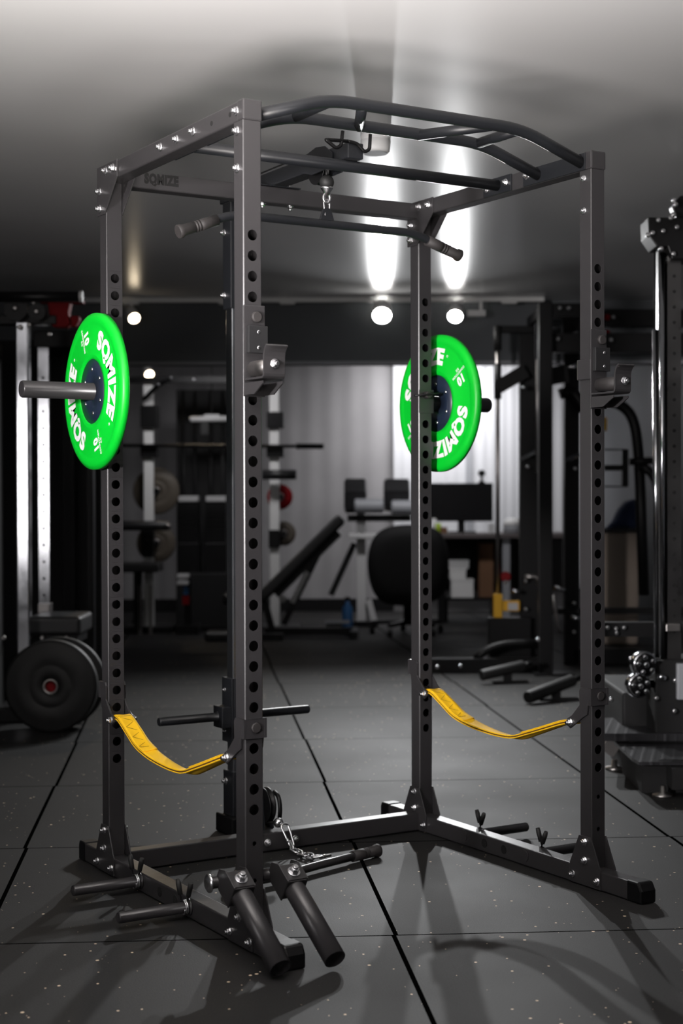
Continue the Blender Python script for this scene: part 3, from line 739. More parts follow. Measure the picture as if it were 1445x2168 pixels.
t, c = flat_plate('bumper_plate', p.x, 7.08, .216, .07, RUB, 'black bumper plate with a red bore standing on the floor at the left', 'weight plate', 'black bumper plates at the left')
s = RB(); s.lathe(c+V((0, .03, 0)), c+V((0, .04, 0)), [(0, .028), (.01, .028)], 24); s.build('red_bore', RED, t)
p = K(140, 1405, 7.3)
flat_plate('bumper_plate', p.x-.02, 7.22, .216, .06, RUB, 'black bumper plate just behind the red bored one', 'weight plate', 'black bumper plates at the left', ring=False)

# ---- station with silver uprights, back left
F3 = 12.3
st = rthing('cable_station', K(440, 1300, F3).x, F3, 'gym station with two silver uprights and a crossbar at the back left', 'gym station')
for (u0, u1, tops) in ((303, 323, 815), (570, 590, 820)):
    a = K(u0, tops, F3); b = K(u1, tops, F3); c = (a.x+b.x)/2
    RB().box(a.x, b.x, F3, F3+.075, .04, a.z).build('silver_upright', PLASTIC, st, .006)
    RB().box(c-.2, c+.2, F3-.1, F3+.25, 0, .05).build('upright_base', DARK, st, .005)
    for v0, v1 in ((858, 906), (940, 968)) if u0 < 400 else ((872, 906), (942, 968)):
        q0 = K(u0-6, v0, F3-.03); q1 = K(u1+10, v1, F3-.03); RB().box(q0.x, q1.x, F3-.04, F3+.12, q1.z, q0.z).build('carriage', DARK, st, .006)
    q0 = K(u0-2, 1122, F3-.03); q1 = K(u1+2, 1180 if u0 < 400 else 1160, F3-.03); RB().box(q0.x, q1.x, F3-.03, F3+.1, q1.z, q0.z).build('carriage', DARK, st, .006)
a = K(240, 1113, F3-.12); b = K(360, 1113, F3-.12)
s = RB(); s.lathe(a, b, [(0, .036), (.01, .04), ((b-a).length-.01, .04), ((b-a).length, .036)], 20); s.build('roller_pad', VINYL, st); knob(b-V((.01, .04, 0)), .02, st, STEEL, 'pad_cap')
a = K(555, 1005, F3-.12); b = K(627, 1005, F3-.12)
s = RB(); s.lathe(a, b, [(0, .04), ((b-a).length, .04)], 20); s.build('roller_pad', VINYL, st)
a = K(225, 1192, F3-.3); b = K(337, 1198, F3-.3); RB().box(a.x, b.x, F3-.35, F3-.02, b.z-.05, a.z).build('seat', VINYL, st, .015)
q = K(290, 1192, F3-.2); RB().box(q.x-.03, q.x+.03, F3-.2, F3-.1, 0.04, b.z-.05).build('seat_post', DARK, st)
a = K(225, 775, F3+.04); b = K(600, 815, F3+.04); RB().box(a.x, b.x, F3, F3+.07, a.z-.14, a.z-.09).build('top_beam', DARK, st)
s = RB(); s.tube([K(305, 845, F3-.05), K(335, 815, F3-.2), K(362, 800, F3-.3)], .02, 10); s.build('pulley_arm', DARK, st)
for u, v in ((362, 800), (335, 814), (410, 803)): knob(K(u, v, F3-.32), .012, st, ZINC, 'arm_bolt')
RB().box(K(235, 1300, F3).x, K(600, 1300, F3).x, F3+.02, F3+.08, 0, .045).build('base_beam', DARK, st)
for u in (296, 318): 
    q = K(u, 1255, F3-.2); RB().box(q.x-.012, q.x+.012, F3-.2, F3-.17, .0, q.z+.06).build('seat_leg', STEEL, st)
ba = rthing('barbell', K(480, 945, F3-.1).x, F3-.1, 'dark barbell resting across the two silver uprights at the back', 'barbell')
a = K(200, 943, F3-.08); b = K(685, 945, F3-.08); s = RB(); s.lathe(a, b, [(0, .014), ((b-a).length-.22, .014), ((b-a).length-.219, .025), ((b-a).length-.2, .025), ((b-a).length-.199, .022), ((b-a).length, .022)], 16); s.build('shaft', DARK, ba)
for (u, v, r, m, lab) in ((330, 1040, .19, CREAM, 'pale cream weight plate hanging behind the left silver upright'), (330, 1150, .16, CREAM, 'cream weight plate low behind the left silver upright'),
                     (592, 1052, .105, RED, 'red weight plate hanging by the right silver upright'), (600, 1130, .10, CREAM, 'small cream weight plate below the red plate at the back')):
    q = K(u, v, F3+.13); t, c = flat_plate('weight_plate', q.x, F3+.13, r, .04, m, lab, 'weight plate', 'plates on the silver uprights', z=q.z)
    s = RB(); s.lathe(c-V((0, .09, 0)), c+V((0, .06, 0)), [(0, .0255), (.15, .0255)], 16); s.build('storage_peg', DARK, st)
# grey pulley bar hanging between
hb = rthing('pulldown_bar', K(440, 888, F3+.2).x, F3+.2, 'pale grey pulldown bar hanging at the back between the silver uprights', 'pulldown bar')
a = K(402, 888, F3+.2); b = K(497, 886, F3+.2); s = RB(); s.lathe(a, b, [(0, .018), (.01, .024), ((b-a).length, .024)], 16); s.build('bar', LGREY, hb)
q = K(448, 880, F3+.2); RB().box(q.x-.06, q.x+.06, F3+.18, F3+.22, q.z-.01, q.z+.01).build('centre_lug', LGREY, hb)
s = RB(); s.tube([q, q+V((0, .02, .25)), q+V((0, .05, .55))], .005, 6); s.build('cable', RUB, hb)
q = K(433, 907, F3+.2); RB().box(q.x-.028, q.x+.028, F3+.18, F3+.23, q.z-.05, q.z+.055).build('hand_strap', RUB, hb)
# selector stacks
ws = rthing('weight_stack_machine', K(430, 1150, 12.9).x, 12.9, 'twin black weight stacks with pale top plates at the back left', 'weight stack')
for (u0, u1) in ((378, 420), (436, 478)):
    a = K(u0, 1062, 12.9); b = K(u1, 1150, 12.9); n = 9
    for k in range(n):
        z0 = b.z+(a.z-b.z)*k/n; RB().box(a.x, b.x, 12.9, 13.05, z0, z0+(a.z-b.z)/n-.003).build('stack_plate', DARK, ws)
    c = K(u0, 1050, 12.9); RB().box(a.x, b.x, 12.88, 13.06, a.z, c.z).build('top_plate', LGREY, ws, .005)
    m_ = (a.x+b.x)/2
    for dx in (-.05, .05): s = RB(); s.cyl((m_+dx, 12.98, .1), (m_+dx, 12.98, 2.0), .011, 10); s.build('guide_rod', DARK, ws)
    RB().box(a.x-.01, b.x+.01, 12.88, 13.08, 0.0, b.z).build('stack_base', DARK, ws, .004)
a = K(366, 1180, 12.8); b = K(492, 1300, 12.8)
RB().box(a.x, b.x, 13.1, 13.14, 0, 2.02).build('back_panel', MATTE, ws)
RB().box(K(372, 1260, 12.7).x, K(495, 1260, 12.7).x, 12.72, 12.87, 0, K(0, 1215, 12.7).z).build('front_shroud', MATTE, ws, .01)
# small clutter on a low stand
cs = rthing('dumbbell_stand', K(392, 1270, 12.1).x, 12.1, 'low black stand with pale bars on the floor at the back left', 'stand')
a = K(372, 1240, 12.1); b = K(420, 1290, 12.1)
RB().box(a.x, b.x, 12.1, 12.3, .0, .07).build('base', DARK, cs, .004); RB().box(a.x+.06, b.x-.06, 12.17, 12.23, .07, a.z+.06).build('column', DARK, cs)
for v in (1221, 1234):
    q0 = K(374, v, 12.1); q1 = K(398, v, 12.1); RB().box(q0.x, q1.x, 12.1, 12.24, q0.z-.018, q0.z+.018).build('pale_bar', LGREY, cs, .005)
q0 = K(386, 1262, 12.14); q1 = K(400, 1280, 12.14); RB().box(q0.x, q1.x, 12.13, 12.18, q1.z, q0.z).build('red_panel', RED, cs)
q0 = K(388, 1242, 12.14); q1 = K(398, 1258, 12.14); RB().box(q0.x, q1.x, 12.13, 12.18, q1.z, q0.z).build('blue_panel', BPLAST, cs)
t = rthing('kettlebell', K(540, 1335, 11.6).x, 11.6, 'dark low pad on the floor beside the front left post', 'floor pad')
bpy.data.objects.remove(t)
fp = rthing('floor_pad', K(455, 1345, 11.5).x, 11.5, 'low black foot pad on the floor behind the chrome tower post', 'foot pad')
a = K(433, 1345, 11.5); b = K(500, 1345, 11.5)
RB().box(a.x, b.x, 11.5, 11.75, 0, .07).build('pad', VINYL, fp, .02, 3); RB().box(a.x+.04, b.x+.35, 11.56, 11.66, 0.001, .05).build('floor_rail', DARK, fp)

# ---- incline bench
F4 = 11.9
ib = rthing('incline_bench', K(640, 1330, F4).x, F4, 'black adjustable bench with its back raised, behind the front left post', 'bench')
P0 = K(556, 1262, F4); P1 = K(720, 1100, F4); d = (P1-P0).normalized(); nn = V((-d.z, 0, d.x)); nn = nn if nn.z > 0 else -nn
s = RB(); s.obox((P0+P1)/2+V((0, .0, 0)), d*((P1-P0).length/2+.02), V((0, .15, 0)), nn*.045); s.build('back_pad', VINYL, ib, .03, 4)
s = RB(); s.obox((P0+P1)/2-nn*.07, d*((P1-P0).length/2-.08), V((0, .03, 0)), nn*.025); s.build('back_frame', DARK, ib)
a = K(500, 1262, F4); b = K(556, 1262, F4)
RB().box(a.x-.1, b.x, F4-.15, F4+.15, P0.z-.06, P0.z+.03).build('seat_pad', VINYL, ib, .03, 4)
s = RB(); s.bar(K(684, 1150, F4), K(600, 1322, F4), .045, .05); s.build('strut', DARK, ib)
s = RB(); s.bar(K(650, 1210, F4+.02), K(618, 1275, F4+.02), .09, .04); s.build('ladder_bracket', LGREY, ib)
zb0 = .0
RB().box(K(545, 1330, F4).x, K(745, 1330, F4).x, F4-.03, F4+.04, .012, .07).build('base_rail', DARK, ib, .004)
for u in (552, 748): q = K(u, 1330, F4); RB().box(q.x-.03, q.x+.03, F4-.22, F4+.22, 0, .055).build('cross_foot', DARK, ib, .004)
s = RB(); s.bar(K(560, 1270, F4), K(575, 1330, F4), .05, .05); s.build('front_post', DARK, ib)
q0 = K(688, 1313, F4-.04); q1 = K(740, 1320, F4-.04); RB().box(q0.x, q1.x, F4-.05, F4-.035, q1.z, q0.z).build('rail_label', GREY, ib)
knob(K(598, 1268, F4-.05), .03, ib, LGREY, 'adjust_knob')
# ---- hex pad roller machine
F5 = 12.7
gm = rthing('back_extension', K(765, 1290, F5).x, F5, 'back extension machine with hex roller pads beyond the bench', 'exercise machine')
def hexpad(u0, u1, vc, r, F, name, m):
    a = K(u0, vc, F); b = K(u1, vc, F); s = RB(); s.lathe(a, b, [(0, r*.8), (.012, r), ((b-a).length-.012, r), ((b-a).length, r*.8)], 6 if m is VINYL else 18, smooth=False); return s.build(name, m, gm)
hexpad(728, 775, 1050, .15, F5, 'hex_pad', VINYL); hexpad(812, 866, 1048, .14, F5, 'hex_pad', VINYL)
hexpad(750, 812, 1071, .06, F5-.15, 'roller', GREY); hexpad(828, 880, 1074, .06, F5-.15, 'roller', GREY)
q = K(766, 1140, F5); RB().box(q.x-.045, q.x+.03, F5+.02, F5+.09, .05, K(0, 1085, F5).z).build('post', LGREY, gm, .005)
a = K(738, 1130, F5-.1); b = K(802, 1141, F5-.1); RB().box(a.x, b.x, F5-.1, F5+.12, b.z, a.z).build('platform', LGREY, gm, .01)
s = RB(); s.bar(K(750, 1150, F5+.05), K(700, 1260, F5+.05), .05, .05); s.build('brace', DARK, gm)
RB().box(K(690, 1290, F5).x, K(800, 1290, F5).x, F5+.02, F5+.1, 0, .05).build('base', DARK, gm, .004)
s = RB(); s.bar(K(780, 1270, F5), K(792, 1315, F5), .03, .05); s.build('rear_leg', LGREY, gm)
RB().box(K(735, 1090, F5).x, K(870, 1090, F5).x, F5+.0, F5+.08, K(0, 1106, F5).z, K(0, 1092, F5).z).build('cross_tube', DARK, gm)
t = rthing('spray_bottle', K(735, 1270, 12.2).x, 12.2, 'blue bottle standing on the floor left of the pale machine post', 'bottle')
q = K(735, 1270, 12.2); s = RB(); s.lathe((q.x, 12.2, 0), (q.x, 12.2, 1), [(0, .04), (.01, .043), (.2, .043), (.23, .02), (.26, .018)], 18); s.build('body', BPLAST, t)
s = RB(); s.lathe((q.x, 12.2, .26), (q.x, 12.2, 1), [(0, .022), (.03, .022)], 14); s.build('cap', DARK, t)

# ---- office chair
F6 = 11.9
oc = rthing('office_chair', K(865, 1320, F6).x, F6, 'big black rounded office chair seen from behind, behind the rear right post', 'chair')
pts = [(800, 1122), (830, 1110), (890, 1108), (930, 1118), (948, 1150), (953, 1200), (945, 1250), (925, 1275), (880, 1284), (815, 1284), (790, 1262), (777, 1225), (775, 1180), (783, 1145)]
cpt = K(862, 1195, F6); s = RB(); L = len(pts)
ring = []
for dF, sc in ((-.11, .55), (-.10, .8), (-.05, .97), (.0, 1.0), (.05, .95), (.08, .7)):
    ring.append([tuple(cpt+(K(u, v, F6)-cpt)*sc+V((0, dF, 0))) for u, v in pts])
vs = [p for r in ring for p in r]; fs = [(j*L+i, j*L+(i+1) % L, (j+1)*L+(i+1) % L, (j+1)*L+i) for j in range(len(ring)-1) for i in range(L)]
fs += [tuple(range(L-1, -1, -1)), tuple(range((len(ring)-1)*L, len(ring)*L))]
s.add(vs, fs, True); o = s.build('backrest', MATTE, oc); k = o.modifiers.new('sub', 'SUBSURF'); k.levels = 2; k.render_levels = 2
q = K(865, 1255, F6); RB().box(q.x-.26, q.x+.26, F6+.0, F6+.5, .42, .52).build('seat', RUB, oc, .05, 4)
s = RB(); s.cyl((q.x, F6+.22, .07), (q.x, F6+.22, .42), .035, 16); s.build('gas_column', DARK, oc)
for k in range(5):
    an = 2*PI*k/5+.4; e = V((q.x+.29*math.cos(an), F6+.22+.29*math.sin(an), .085)); s = RB(); s.bar((q.x, F6+.22, .10), e, .045, .03); s.build('base_spoke', DARK, oc)
    s = RB(); s.lathe(e+V((-.02, 0, -.055)), e+V((.02, 0, -.055)), [(0, .03), (.04, .03)], 14); s.build('caster', RUB, oc)
for sg in (-1, 1): s = RB(); s.tube([(q.x+sg*.25, F6+.08, .47), (q.x+sg*.29, F6+.12, .62), (q.x+sg*.29, F6+.3, .63)], .02, 8, .06); s.build('armrest', RUB, oc)

# ---- desk with a screen
F7 = 13.0
dk = rthing('desk', K(1060, 1140, F7).x, F7, 'dark desk against the white shutter at the back', 'desk')
a = K(905, 1130, F7); b = K(1225, 1146, F7); ZT = a.z
RB().box(a.x, b.x, F7, F7+.7, ZT-.04, ZT).build('tabletop', mat('desk laminate', (.10, .085, .085), .45), dk, .004)
for (u, m) in ((935, DARK), (1073, GREY), (1218, DARK)): q = K(u, 1146, F7); RB().box(q.x-.03, q.x+.03, F7+.06, F7+.12, 0, ZT-.04).build('leg', m, dk)
RB().box(a.x+.05, b.x-.05, F7+.6, F7+.63, .25, ZT-.04).build('modesty_panel', DARK, dk)
mo = rthing('computer_monitor', K(977, 1100, F7+.3).x, F7+.3, 'large black screen standing on the dark desk', 'monitor')
a = K(908, 1023, F7+.3); b = K(1043, 1104, F7+.3)
RB().box(a.x, b.x, F7+.30, F7+.34, b.z, a.z).build('screen', SCREEN, mo, .006)
q = K(976, 1100, F7+.35); RB().box(q.x-.03, q.x+.03, F7+.34, F7+.37, ZT, b.z+.1).build('stand', DARK, mo); RB().box(q.x-.12, q.x+.12, F7+.25, F7+.45, ZT, ZT+.012).build('stand_base', DARK, mo)
q = K(1019, 1021, F7+.32); s = RB(); s.lathe((q.x, F7+.32, a.z), (q.x, F7+.32, 3), [(0, .03), (.01, .03), (.02, .012), (.06, .012), (.065, .025), (.075, .032), (.1, .03), (.115, .015)], 16); s.build('webcam', DARK, mo)
t = rthing('helmet', K(1085, 1110, F7+.25).x, F7+.25, 'white topped cap lying on the desk right of the screen', 'cap')
q = K(1085, 1130, F7+.25)
s = RB(); s.lathe((q.x, F7+.25, ZT), (q.x, F7+.25, 2), [(0, .085), (.05, .085), (.07, .08)], 22); s.build('lower_shell', GREY, t)
s = RB(); s.lathe((q.x, F7+.25, ZT+.07), (q.x, F7+.25, 2), [(0, .085), (.025, .08), (.05, .06), (.06, .02)], 22); s.build('white_top', PLASTIC, t)
for (u0, v0, u1, v1, m, nm, lab, cat) in ((922, 1108, 934, 1118, LIME, 'tape_roll', 'lime green roll on the desk below the screen', 'tape roll'),
    (914, 1098, 923, 1122, PLASTIC, 'mug', 'white mug on the desk at the left of the screen', 'mug'),
    (1034, 1108, 1046, 1124, LGREY, 'desk_speaker', 'small grey speaker on the desk between screen and cap', 'speaker'),
    (932, 1116, 946, 1126, CARD, 'pen_tray', 'low brown tray on the desk under the screen', 'tray')):
    a = K(u0, v0, F7+.1); b = K(u1, v1, F7+.1); t = rthing(nm, (a.x+b.x)/2, F7+.1, lab, cat); s = RB()
    h = a.z-ZT if a.z-ZT > .02 else .05
    if nm in ('tape_roll', 'mug'): s.lathe(((a.x+b.x)/2, F7+.12, ZT), ((a.x+b.x)/2, F7+.12, 2), [(0, (b.x-a.x)/2), (h, (b.x-a.x)/2), (h, (b.x-a.x)*.38), (.01, (b.x-a.x)*.36)], 18); s.build('body', m, t)
    else: s.box(a.x, b.x, F7+.08, F7+.16, ZT, ZT+h); s.build('body', m, t, .004)
s_ = rthing('storage_shelf', K(985, 1290, F7+.2).x, F7+.2, 'low black shelf under the desk holding white boxes', 'shelf')
a = K(940, 1270, F7+.2); b = K(1050, 1270, F7+.2); zs = K(0, 1268, F7+.2).z
RB().box(a.x, b.x, F7+.15, F7+.5, zs-.02, zs).build('shelf_board', DARK, s_)
for xx in (a.x, b.x-.03): RB().box(xx, xx+.03, F7+.17, F7+.48, 0, zs-.02).build('side', DARK, s_)
def crate(u0, v0, u1, v1, F, m, nm, lab, z0=None, dF=.2):
    a = K(u0, v0, F); b = K(u1, v1, F); z0 = b.z if z0 is None else z0
    t = rthing(nm, (a.x+b.x)/2, F, lab, 'box'); RB().box(a.x, b.x, F, F+dF, z0, a.z-.015).build('body', m, t, .004); RB().box(a.x-.004, b.x+.004, F-.004, F+dF+.004, a.z-.015, a.z).build('lid', m, t, .003); return a.z
z1 = crate(955, 1227, 1002, 1268, F7+.2, PLASTIC, 'storage_box', 'white box on the low shelf under the desk, lowest of the stack', zs)
z2 = crate(952, 1204, 986, 1226, F7+.2, PLASTIC, 'storage_box', 'small white box on the larger white box under the desk', z1)
crate(950, 1186, 992, 1200, F7+.2, LGREY, 'storage_box', 'flat pale box topmost of the stack under the desk', z2)
crate(1014, 1150, 1044, 1268, F7+.22, CARD, 'cardboard_box', 'tall brown cardboard box under the desk', zs)

# ---- black half rack with cables, right of centre
F8 = 9.3
hr = rthing('half_rack', K(1165, 1430, F8).x, F8, 'big black cable rack with perforated posts, behind the front right post', 'squat rack')
def rpost(u0, u1, v0, F, dF, name='perforated_post', n=0, v1=None):
    a = K(u0, v0, F); b = K(u1, v0, F); z0 = 0 if v1 is None else K(0, v1, F).z
    s = RB().box(a.x, b.x, F, F+dF, z0, min(a.z, CZ-.01))
    if n: holes_on(s, (a.x+b.x)/2, F-.0004, .45, min(a.z, CZ)-.12, n, .011)
    s.build(name, [DARK, INK], hr, 0 if n else .004)
    return (a.x+b.x)/2
c1 = rpost(1140, 1169, 640, F8, .08)
RB().box(K(1130, 1440, F8).x, K(1215, 1440, F8).x, F8-.06, F8+.14, 0, .012).build('foot_plate', DARK, hr)
c2 = rpost(1100, 1138, 692, F8+.5, .08, n=26)
c3 = rpost(1194, 1226, 655, F8+.6, .08, n=22)
for (u0, v0, u1, v1, F, dF) in ((1150, 642, 1240, 672, F8+.02, .08), (1280, 655, 1470, 690, F8+.6, .08), (1150, 705, 1470, 745, F8+.1, .08), (1052, 690, 1150, 704, F8+.45, .06), (1130, 1288, 1470, 1300, F8+.55, .08)):
    a = K(u0, v0, F); b = K(u1, v1, F); RB().box(a.x, min(b.x, 2.38), F, F+dF, b.z, min(a.z, CZ-.01)).build('cross_beam', DARK, hr, .004)
a = K(910, 1395, F8+.1); b = K(1150, 1424, F8+.1); RB().box(a.x, b.x, F8+.1, F8+.18, 0.0, a.z).build('base_beam', DARK, hr, .004)
a = K(1220, 1330, F8+.5); RB().box(c3, 2.35, F8+.6, F8+.68, 0, .10).build('base_beam', DARK, hr, .004)
RB().box(c1-.04, c1+.04, F8+.02, F8+.7, 0, .075).build('base_beam', DARK, hr, .004)
RB().box(c1-.035, c1+.035, F8+.08, F8+.66, K(0, 672, F8).z, K(0, 650, F8).z).build('top_side_beam', DARK, hr, .004)
s = RB(); s.tube([K(1005, 1395, F8+.14), K(1030, 1375, F8+.14), K(1070, 1362, F8+.14), K(1150, 1361, F8+.14)], .024, 14, .2); s.build('curved_brace', DARK, hr)
for u, v, F in ((925, 1412, F8+.1), (974, 1410, F8+.1), (1137, 1354, F8+.05), (1112, 1230, F8+.45), (1112, 1290, F8+.45), (1214, 1277, F8+.55), (1214, 1338, F8+.55), (1116, 989, F8+.45), (1216, 992, F8+.55), (1184, 653, F8), (1203, 653, F8), (1297, 672, F8+.55), (1180, 718, F8+.06), (1292, 720, F8+.06), (1070, 1232, F8+.45)):
    knob(K(u, v, F), .014, hr, ZINC, 'frame_bolt')
# chrome slider on the middle post
a = K(1132, 684, F8+.3); b = K(1142, 760, F8+.3); RB().box(a.x, b.x, F8+.3, F8+.33, b.z, a.z).build('chrome_slider', CHROME, hr, .003)
s = RB(); s.cyl(K(1137, 690, F8+.32), K(1137, 1000, F8+.32), .011, 10); s.build('slider_rod', STEEL, hr)
for u0, v0, u1, v1 in ((1103, 973, 1140, 954), (1198, 975, 1225, 962)):
    s = RB(); s.bar(K(u0, v0, F8+.4), K(u1, v1, F8+.35), .03, .022); s.build('chrome_pin', CHROME, hr)
for u0, v0, u1, v1 in ((1202, 780, 1222, 773), (1102, 823, 1112, 819), (1207, 711, 1224, 704), (1172, 1243, 1196, 1250), (1208, 1306, 1226, 1310), (1082, 1250, 1098, 1253)):
    s = RB(); s.cyl(K(u0, v0, F8+.35), K(u1, v1, F8+.33), .014, 12); s.build('spring_pin', CHROME, hr)
# cable arm with chrome guide rod
s = RB(); s.cyl(K(1053, 705, F8+.45), K(1053, 1256, F8+.45), .014, 14); s.build('guide_rod', STEEL, hr)
s = RB(); s.cyl(K(1053, 770, F8+.45), K(1053, 845, F8+.45), .024, 16); s.build('rubber_stop', RUB, hr)
s = RB(); s.cyl(K(1053, 690, F8+.45), K(1053, 742, F8+.45), .026, 16); s.build('rubber_stop', RUB, hr)
s = RB(); s.bar(K(1053, 820, F8+.42), K(1112, 785, F8+.42), .05, .09); s.build('cable_arm', DARK, hr)
s = RB(); s.bar(K(1150, 800, F8+.3), K(1200, 790, F8+.3), .05, .11); s.build('cable_arm', DARK, hr)
a = K(1045, 1258, F8+.42); b = K(1063, 1308, F8+.42)
RB().box(a.x, b.x, F8+.42, F8+.48, b.z, a.z).build('yellow_rod_socket', YELP, hr, .004)
RB().box(a.x-.03, c2, F8+.40, F8+.52, 0, b.z).build('rod_base', DARK, hr, .004)
a = K(1064, 1272, F8+.44); b = K(1100, 1294, F8+.44); RB().box(a.x, b.x, F8+.44, F8+.49, b.z, a.z).build('yellow_selector_plate', YELP, hr, .004)
a = K(1075, 1276, F8+.43); b = K(1096, 1292, F8+.43); RB().box(a.x, b.x, F8+.432, F8+.44, b.z, a.z).build('grey_tag', LGREY, hr)
s = RB(); s.lathe(K(1070, 1221, F8+.46), K(1070, 1221, F8+.6), [(0, .03), (.02, .034), (.05, .03)], 18); s.build('red_knob', RED, hr)
s = RB(); s.tube([K(1110, 1222, F8+.4), K(1133, 1220, F8+.4), K(1141, 1228, F8+.4), K(1141, 1240, F8+.4)], .016, 10, .03); s.build('bent_handle', STEEL, hr)
s = RB(); s.tube([K(1171, 1260, F8+.3), K(1180, 1330, F8+.3), K(1186, 1342, F8+.3)], .011, 8); s.build('lever', STEEL, hr)
# jammer arms and the curved brace at the right
s = RB(); s.tube([K(1183, 835, F8+.5), K(1205, 828, F8+.5), K(1222, 838, F8+.5), K(1236, 870, F8+.5)], .035, 14, .15); s.build('curved_arm', DARK, hr)
s = RB(); s.tube([K(1240, 845, F8+.7), K(1305, 850, F8+.7), K(1340, 880, F8+.7), K(1352, 960, F8+.7), K(1362, 1260, F8+.7)], .036, 16, .35); s.build('curved_arm', DARK, hr)
s = RB(); s.tube([K(1330, 978, F8+.65), K(1392, 975, F8+.65)], .024, 12); s.build('side_peg', DARK, hr)
s = RB(); s.tube([K(1355, 985, F8+.65), K(1385, 1005, F8+.65), K(1395, 1060, F8+.65), K(1398, 1250, F8+.65)], .03, 12, .2); s.build('curved_arm', DARK, hr)
s = RB(); s.tube([K(1278, 952, F8+.62), K(1328, 952, F8+.62), K(1328, 1030, F8+.62), K(1278, 1030, F8+.62)], .006, 6); s.build('wire_frame', DARK, hr)
a = K(1316, 952, F8+.6); b = K(1328, 1030, F8+.6); RB().box(a.x, b.x, F8+.6, F8+.64, b.z, a.z).build('frame_plate', DARK, hr)
for v in (672, 705): knob(K(1284, v, F8+.3), .02, hr, RED, 'red_cap')
RB().box(K(1278, 995, F8+.6).x, K(1322, 995, F8+.6).x, F8+.6, F8+.63, K(0, 1000, F8+.6).z, K(0, 988, F8+.6).z).build('toothed_bar', DARK, hr)
a = K(1276, 884, F8+.5); b = K(1284, 912, F8+.5); RB().box(a.x, b.x, F8+.5, F8+.53, b.z, a.z).build('yellow_tag', YELP, hr)

# ---- two padded foot rollers on the floor in front of it
def roller(u0, v0, u1, v1, F0_, F1_, r, lab):
    a = K(u0, v0, F0_); b = K(u1, v1, F1_); a.z = max(a.z, r+.002); b.z = max(b.z, r)
    t = rthing('foot_roller', (a.x+b.x)/2, (F0_+F1_)/2, lab, 'foot roller', 'black rollers on the floor')
    L = (b-a).length; s = RB(); s.lathe(a, b, [(0, r*.9), (.01, r), (L-.01, r), (L, r*.85)], 24); s.build('roller', RUB, t)
    d = (b-a).normalized(); s = RB(); s.lathe(b, b+d, [(0, r*.5), (.05, r*.5)], 14); s.build('axle_end', DARK, t)
    m_ = a+(b-a)*.62; s = RB(); s.bar((m_.x, m_.y, 0), (m_.x, m_.y, m_.z-r*.7), .05, .03, (0, 1, 0)); s.box(m_.x-.09, m_.x+.12, m_.y-.03, m_.y+.03, 0, .014); s.build('stand', DARK, t)
roller(1018, 1430, 1108, 1409, 8.85, 8.95, .033, 'black padded roller lying on the floor left of the cable rack foot')
roller(1116, 1490, 1212, 1440, 8.0, 8.25, .034, 'black padded roller on a short stand just left of the front right post')

# ---- bag on a box by the right wall
bx = rthing('laundry_bin', K(1318, 1260, 11.2).x, 11.2, 'beige fabric bin by the grey right wall', 'bin')
a = K(1276, 1128, 11.2); b = K(1350, 1128, 11.2)
s = RB(); s.prism([(a.x, 0), (b.x, 0), (b.x+.02, a.z), (a.x-.02, a.z)], lambda x, z, t: (x, t, z), 11.2, 11.55); s.build('body', BEIGE, bx, .02, 3)
RB().box(a.x-.025, b.x+.025, 11.19, 11.56, a.z, a.z+.03).build('rim', DARK, bx)
bg = rthing('cloth_bag', K(1322, 1110, 11.3).x, 11.3, 'dark blue cloth heaped on the beige bin', 'cloth')
pts = [(1282, 1122), (1296, 1104), (1308, 1078), (1322, 1062), (1342, 1056), (1362, 1066), (1368, 1098), (1362, 1122)]
s = RB(); cpt = K(1326, 1100, 11.35); L = len(pts); vs = []
for dF, sc in ((-.13, .45), (-.1, .8), (0, 1), (.1, .85), (.13, .5)):
    for u, v in pts:
        q = cpt+(K(u, v, 11.35)-cpt)*sc; q.z = max(q.z, a.z+.03); vs.append((q.x, 11.37+dF, q.z))
fs = [(j*L+i, j*L+(i+1) % L, (j+1)*L+(i+1) % L, (j+1)*L+i) for j in range(4) for i in range(L)]+[tuple(range(L-1, -1, -1)), tuple(range(4*L, 5*L))]
s.add(vs, fs, True); s.build('cloth', BLUE, bg)

# ---- chrome column machine on the right
F9 = 6.05
cm = rthing('cable_crossover', K(1415, 1600, F9).x, F9, 'cable machine with tall chrome columns at the right edge', 'cable machine')
def col(u0, u1, v0, v1, F, dF, m, name, n=0, r=.007, be=.004):
    a = K(u0, v0, F); b = K(u1, v1, F); s = RB().box(a.x, b.x, F, F+dF, b.z, a.z)
    if n: holes_on(s, (a.x+b.x)/2, F-.0004, b.z+.12, a.z-.08, n, r)
    s.build(name, [m, INK], cm, 0 if n else be)
col(1412, 1441, 542, 1400, F9, .055, WORN, 'chrome_column', 24)
col(1393, 1409, 528, 1400, F9+.02, .05, DARK, 'dark_column')
s = RB(); s.cyl(K(1401, 535, F9-.01), K(1401, 1400, F9-.01), .010, 14); s.build('chrome_rod', CHROME, cm)
s = RB(); s.cyl(K(1386, 698, F9+.05), K(1390, 1400, F9+.05), .0115, 14); s.build('chrome_rod', CHROME, cm)
s = RB(); s.cyl(K(1385, 525, F9+.05), K(1385, 700, F9+.05), .003, 8); s.build('cable', RUB, cm)
a = K(1373, 460, F9-.04); b = K(1470, 520, F9-.04)
RB().prism([(1371, 460), (1480, 460), (1480, 548), (1422, 548), (1413, 522), (1390, 522), (1373, 498)], lambda u, v, t: tuple(K(u, v, F9-.05)+V((0, t, 0))), 0, .16).build('pulley_head', DARK, cm, .004)
RB().prism([(1421, 436), (1440, 414), (1480, 412), (1480, 462), (1432, 462)], lambda u, v, t: tuple(K(u, v, F9)+V((0, t, 0))), 0, .06).build('top_bracket', DARK, cm, .004)
